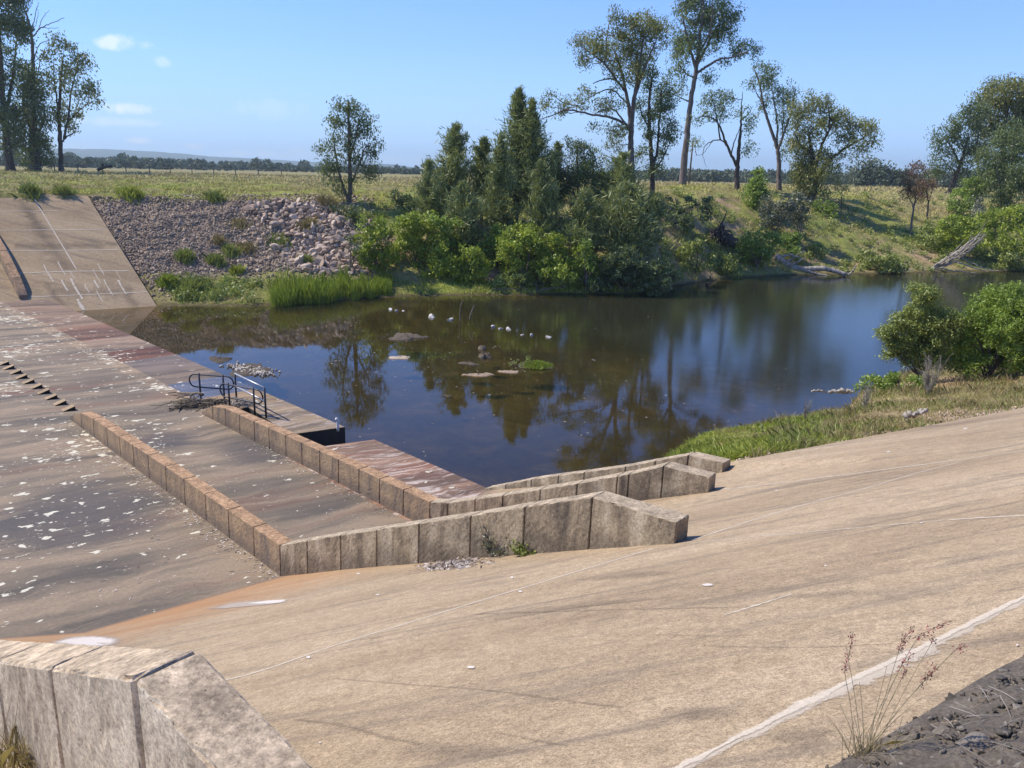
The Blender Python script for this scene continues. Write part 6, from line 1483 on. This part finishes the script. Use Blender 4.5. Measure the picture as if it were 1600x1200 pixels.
def gz_(a, b): return A1+U*a+V*(vG+b)+np.array([0, 0, SLOPE*(vG+min(b, .5))+.012+min(b, .4)*.10])
for _ in range(17000):
    a = rng.uniform(u0, u1); b = abs(rng.normal())*.9-.03 if rng.random() < .75 else rng.uniform(0, 3); stone(gz_(a, b), rng.uniform(.003, .012)*(2.3 if rng.random() < .08 else 1))
tag(link('gravel_stones', np_mesh('gravel_stones', np.concatenate(LV), np.concatenate(LF)), MAT['blue_gravel']), 'loose dark blue-grey gravel in the bottom right corner', 'gravel', kind='stuff')
def on_g(px, py):
    d = ray(px, py); n = np.cross(U, V+np.array([0, 0, SLOPE])); P = A1+np.array([0, 0, .03]); return CAM+d*(((P-CAM)@n)/(d@n))
for lab, (x, y), s in (('large angular grey stone set in the dark gravel near the bottom right corner', (1522, 1164), .042), ('angular brown-grey stone in the gravel right of the red grass', (1476, 1150), .038), ('blue-grey stone on the upper edge of the gravel', (1543, 1142), .024), ('blue-grey chip of stone near the gravel rim', (1562, 1060), .02), ('dark chip of stone beside the red grass tuft', (1430, 1148), .022), ('flat blue-grey stone at the right end of the gravel', (1590, 1110), .03)):
    P = on_g(x, y); o = bpy.data.objects.new('gravel_stone', ico(2, int(x), .4, .6)); C.objects.link(o); o.data.materials.append(MAT['blue_gravel']); o.location = P+np.array([0, 0, s*.25]); o.scale = (s*1.25, s, s*.9); o.rotation_euler = (rng.normal()*.2, rng.normal()*.2, rng.uniform(0, 6)); tag(o, lab, 'stone')
# dry twigs lying on the gravel
V_ = []; 
mb = MB()
for _ in range(520):
    P = gz_(rng.uniform(u0, u1), abs(rng.normal())*.8); a = rng.uniform(0, 6.28); l = rng.uniform(.02, .08); D = np.array([math.cos(a), math.sin(a), rng.normal()*.15-.1*0])*l
    mb.tube([P+np.array([0, 0, .02])-D, P+np.array([0, 0, .026]), P+np.array([0, 0, .02])+D], .0013, 4, False)
tag(link('gravel_twigs', mb.mesh('gravel_twigs'), MAT['deadwood']), 'dry straw and twigs scattered over the dark gravel', 'twigs', kind='stuff')
# red natal grass
def red_grass():
    P0 = on_apron(1350, 1186); r = float(np.linalg.norm(P0-CAM)); root = empty('red_grass', P0, 'dry grass tuft with tall stalks and feathery red seed heads beside the gravel', 'grass tuft')
    def pt(x, y, dd): d = ray(x, y); hd = math.hypot(d[0], d[1]); return CAM+d*((math.hypot(P0[0], P0[1])+dd)/hd)
    t = NT('red_seed'); MAT['redseed'] = t.out(t.bsdf(t.ramp(t.geo.outputs['Random Per Island'], [(0, (.16, .035, .035)), (.5, (.32, .085, .08)), (1, (.5, .25, .22))]), .8))
    t = NT('straw_stalk'); MAT['stalk'] = t.out(t.bsdf(t.ramp(t.geo.outputs['Random Per Island'], [(0, (.16, .13, .05)), (1, (.4, .33, .2))]), .8))
    n = 110; a = rng.uniform(0, 6.28, n); L_ = .13*rng.uniform(.4, 1.2, n); S0 = P0+np.stack([rng.normal(size=n)*.035, rng.normal(size=n)*.03, 0*a-.01], 1)
    v, f = blades(S0, L_, .0026, .5, True); link('leaves', np_mesh('leaves', v, f), MAT['dry'], root)
    heads = (((1320, 1050), (1326, 1025), (1333, 986), .0, 1), ((1405, 1015), (1411, 1002), (1428, 977), .02, 1), ((1432, 1000), (1455, 984), (1488, 969), .03, .9), ((1440, 1068), (1452, 1055), (1464, 1038), .02, .8), ((1408, 1040), (1414, 1031), (1428, 1020), -.01, .4), ((1458, 1000), (1455, 998), (1461, 1003), .02, .25), ((1490, 1018), (1500, 1012), (1510, 1010), .03, .25), ((1408, 1062), (1412, 1054), (1416, 1046), 0, .25))
    LV = []; LF = []; nv = 0
    for (b0, b1, b2, dd, w_) in heads:
        A_, B_, C_ = pt(*b0, dd), pt(*b1, dd), pt(*b2, dd); mb = MB()
        s = P0+np.array([rng.normal()*.02, rng.normal()*.02, 0])
        mb.tube(curve([s, s*.45+A_*.55+np.array([0, 0, .02]), A_, B_, C_], 20), .0012, 4, False); link('stalk', mb.mesh('stalk'), MAT['stalk'], root)
        m = int(95*w_)+6; tt = rng.random(m)[:, None]; Pn = np.where(tt < .5, A_*(1-2*tt)+B_*2*tt, B_*(2-2*tt)+C_*(2*tt-1))+rng.normal(size=(m, 3))*.006
        v, f = leaf_quads(Pn, rng.normal(size=(m, 3))*.6+(C_-A_)/np.linalg.norm(C_-A_), .011, .0042); link('seed_head', np_mesh('seed_head', v, f), MAT['redseed'], root)
    for x, y in ((1322, 1010), (1343, 1065), (1386, 1040), (1400, 1080), (1372, 1100), (1440, 1090), (1296, 1126), (1312, 1100), (1410, 1120), (1335, 1120), (1360, 1130), (1428, 1140), (1460, 1150)):
        s = P0+np.array([rng.normal()*.03, rng.normal()*.02, 0]); e = pt(x, y, rng.normal()*.03); mb = MB(); mb.tube(curve([s, (s+e)/2+np.array([0, 0, .02]), e], 10), np.linspace(.0016, .0008, 11), 4, False); link('stalk', mb.mesh('stalk'), MAT['stalk'], root)
red_grass()
# dry stalks at the bottom left corner, in front of the pale wall
def corner_grass():
    P0 = on_plane(18, 1215); root = empty('dry_grass_clump', P0, 'dry pale grass stalks in the bottom left corner before the pale wall', 'grass tuft'); hr = math.hypot(P0[0], P0[1])
    for x0, x1, y1 in ((2, 18, 1090), (10, 30, 1082), (25, 5, 1105), (30, 42, 1065), (40, 20, 1120), (12, 48, 1130), (50, 95, 1125), (60, 130, 1160), (20, 8, 1150), (35, 30, 1110), (0, 22, 1160), (45, 38, 1140), (110, 96, 1165), (135, 100, 1150)):
        d = ray(x0, 1222); s = CAM+d*((hr+.1)/math.hypot(d[0], d[1])); d = ray(x1, y1); e = CAM+d*((hr+rng.normal()*.08)/math.hypot(d[0], d[1]))
        mb = MB(); mb.tube(curve([s, s*.4+e*.6+rng.normal(size=3)*.02, e], 10), np.linspace(.0028, .001, 11), 4, False); link('stalk', mb.mesh('stalk'), MAT['stalk'], root)
    n = 260; d = ray(10, 1218); c0 = CAM+d*(hr/math.hypot(d[0], d[1])); Pn = c0+np.stack([rng.normal(size=n)*.16, rng.normal(size=n)*.1, np.zeros(n)], 1); v, f = blades(Pn, .3, .007, .4, True); link('leaves', np_mesh('leaves', v, f), MAT['dry'], root)
corner_grass()
for o in bpy.data.objects:
    if o.get('kind') == 'stuff' and not o.get('label'):
        o['label'], o['category'] = {'leaf_litter': ('pale bark and leaf litter heaped at the foot of the nearest slope wall', 'litter'), 'floor_scraps': ('pale scraps and twigs washed along the foot of the brown walls', 'litter')}[o.name.split('.')[0]]
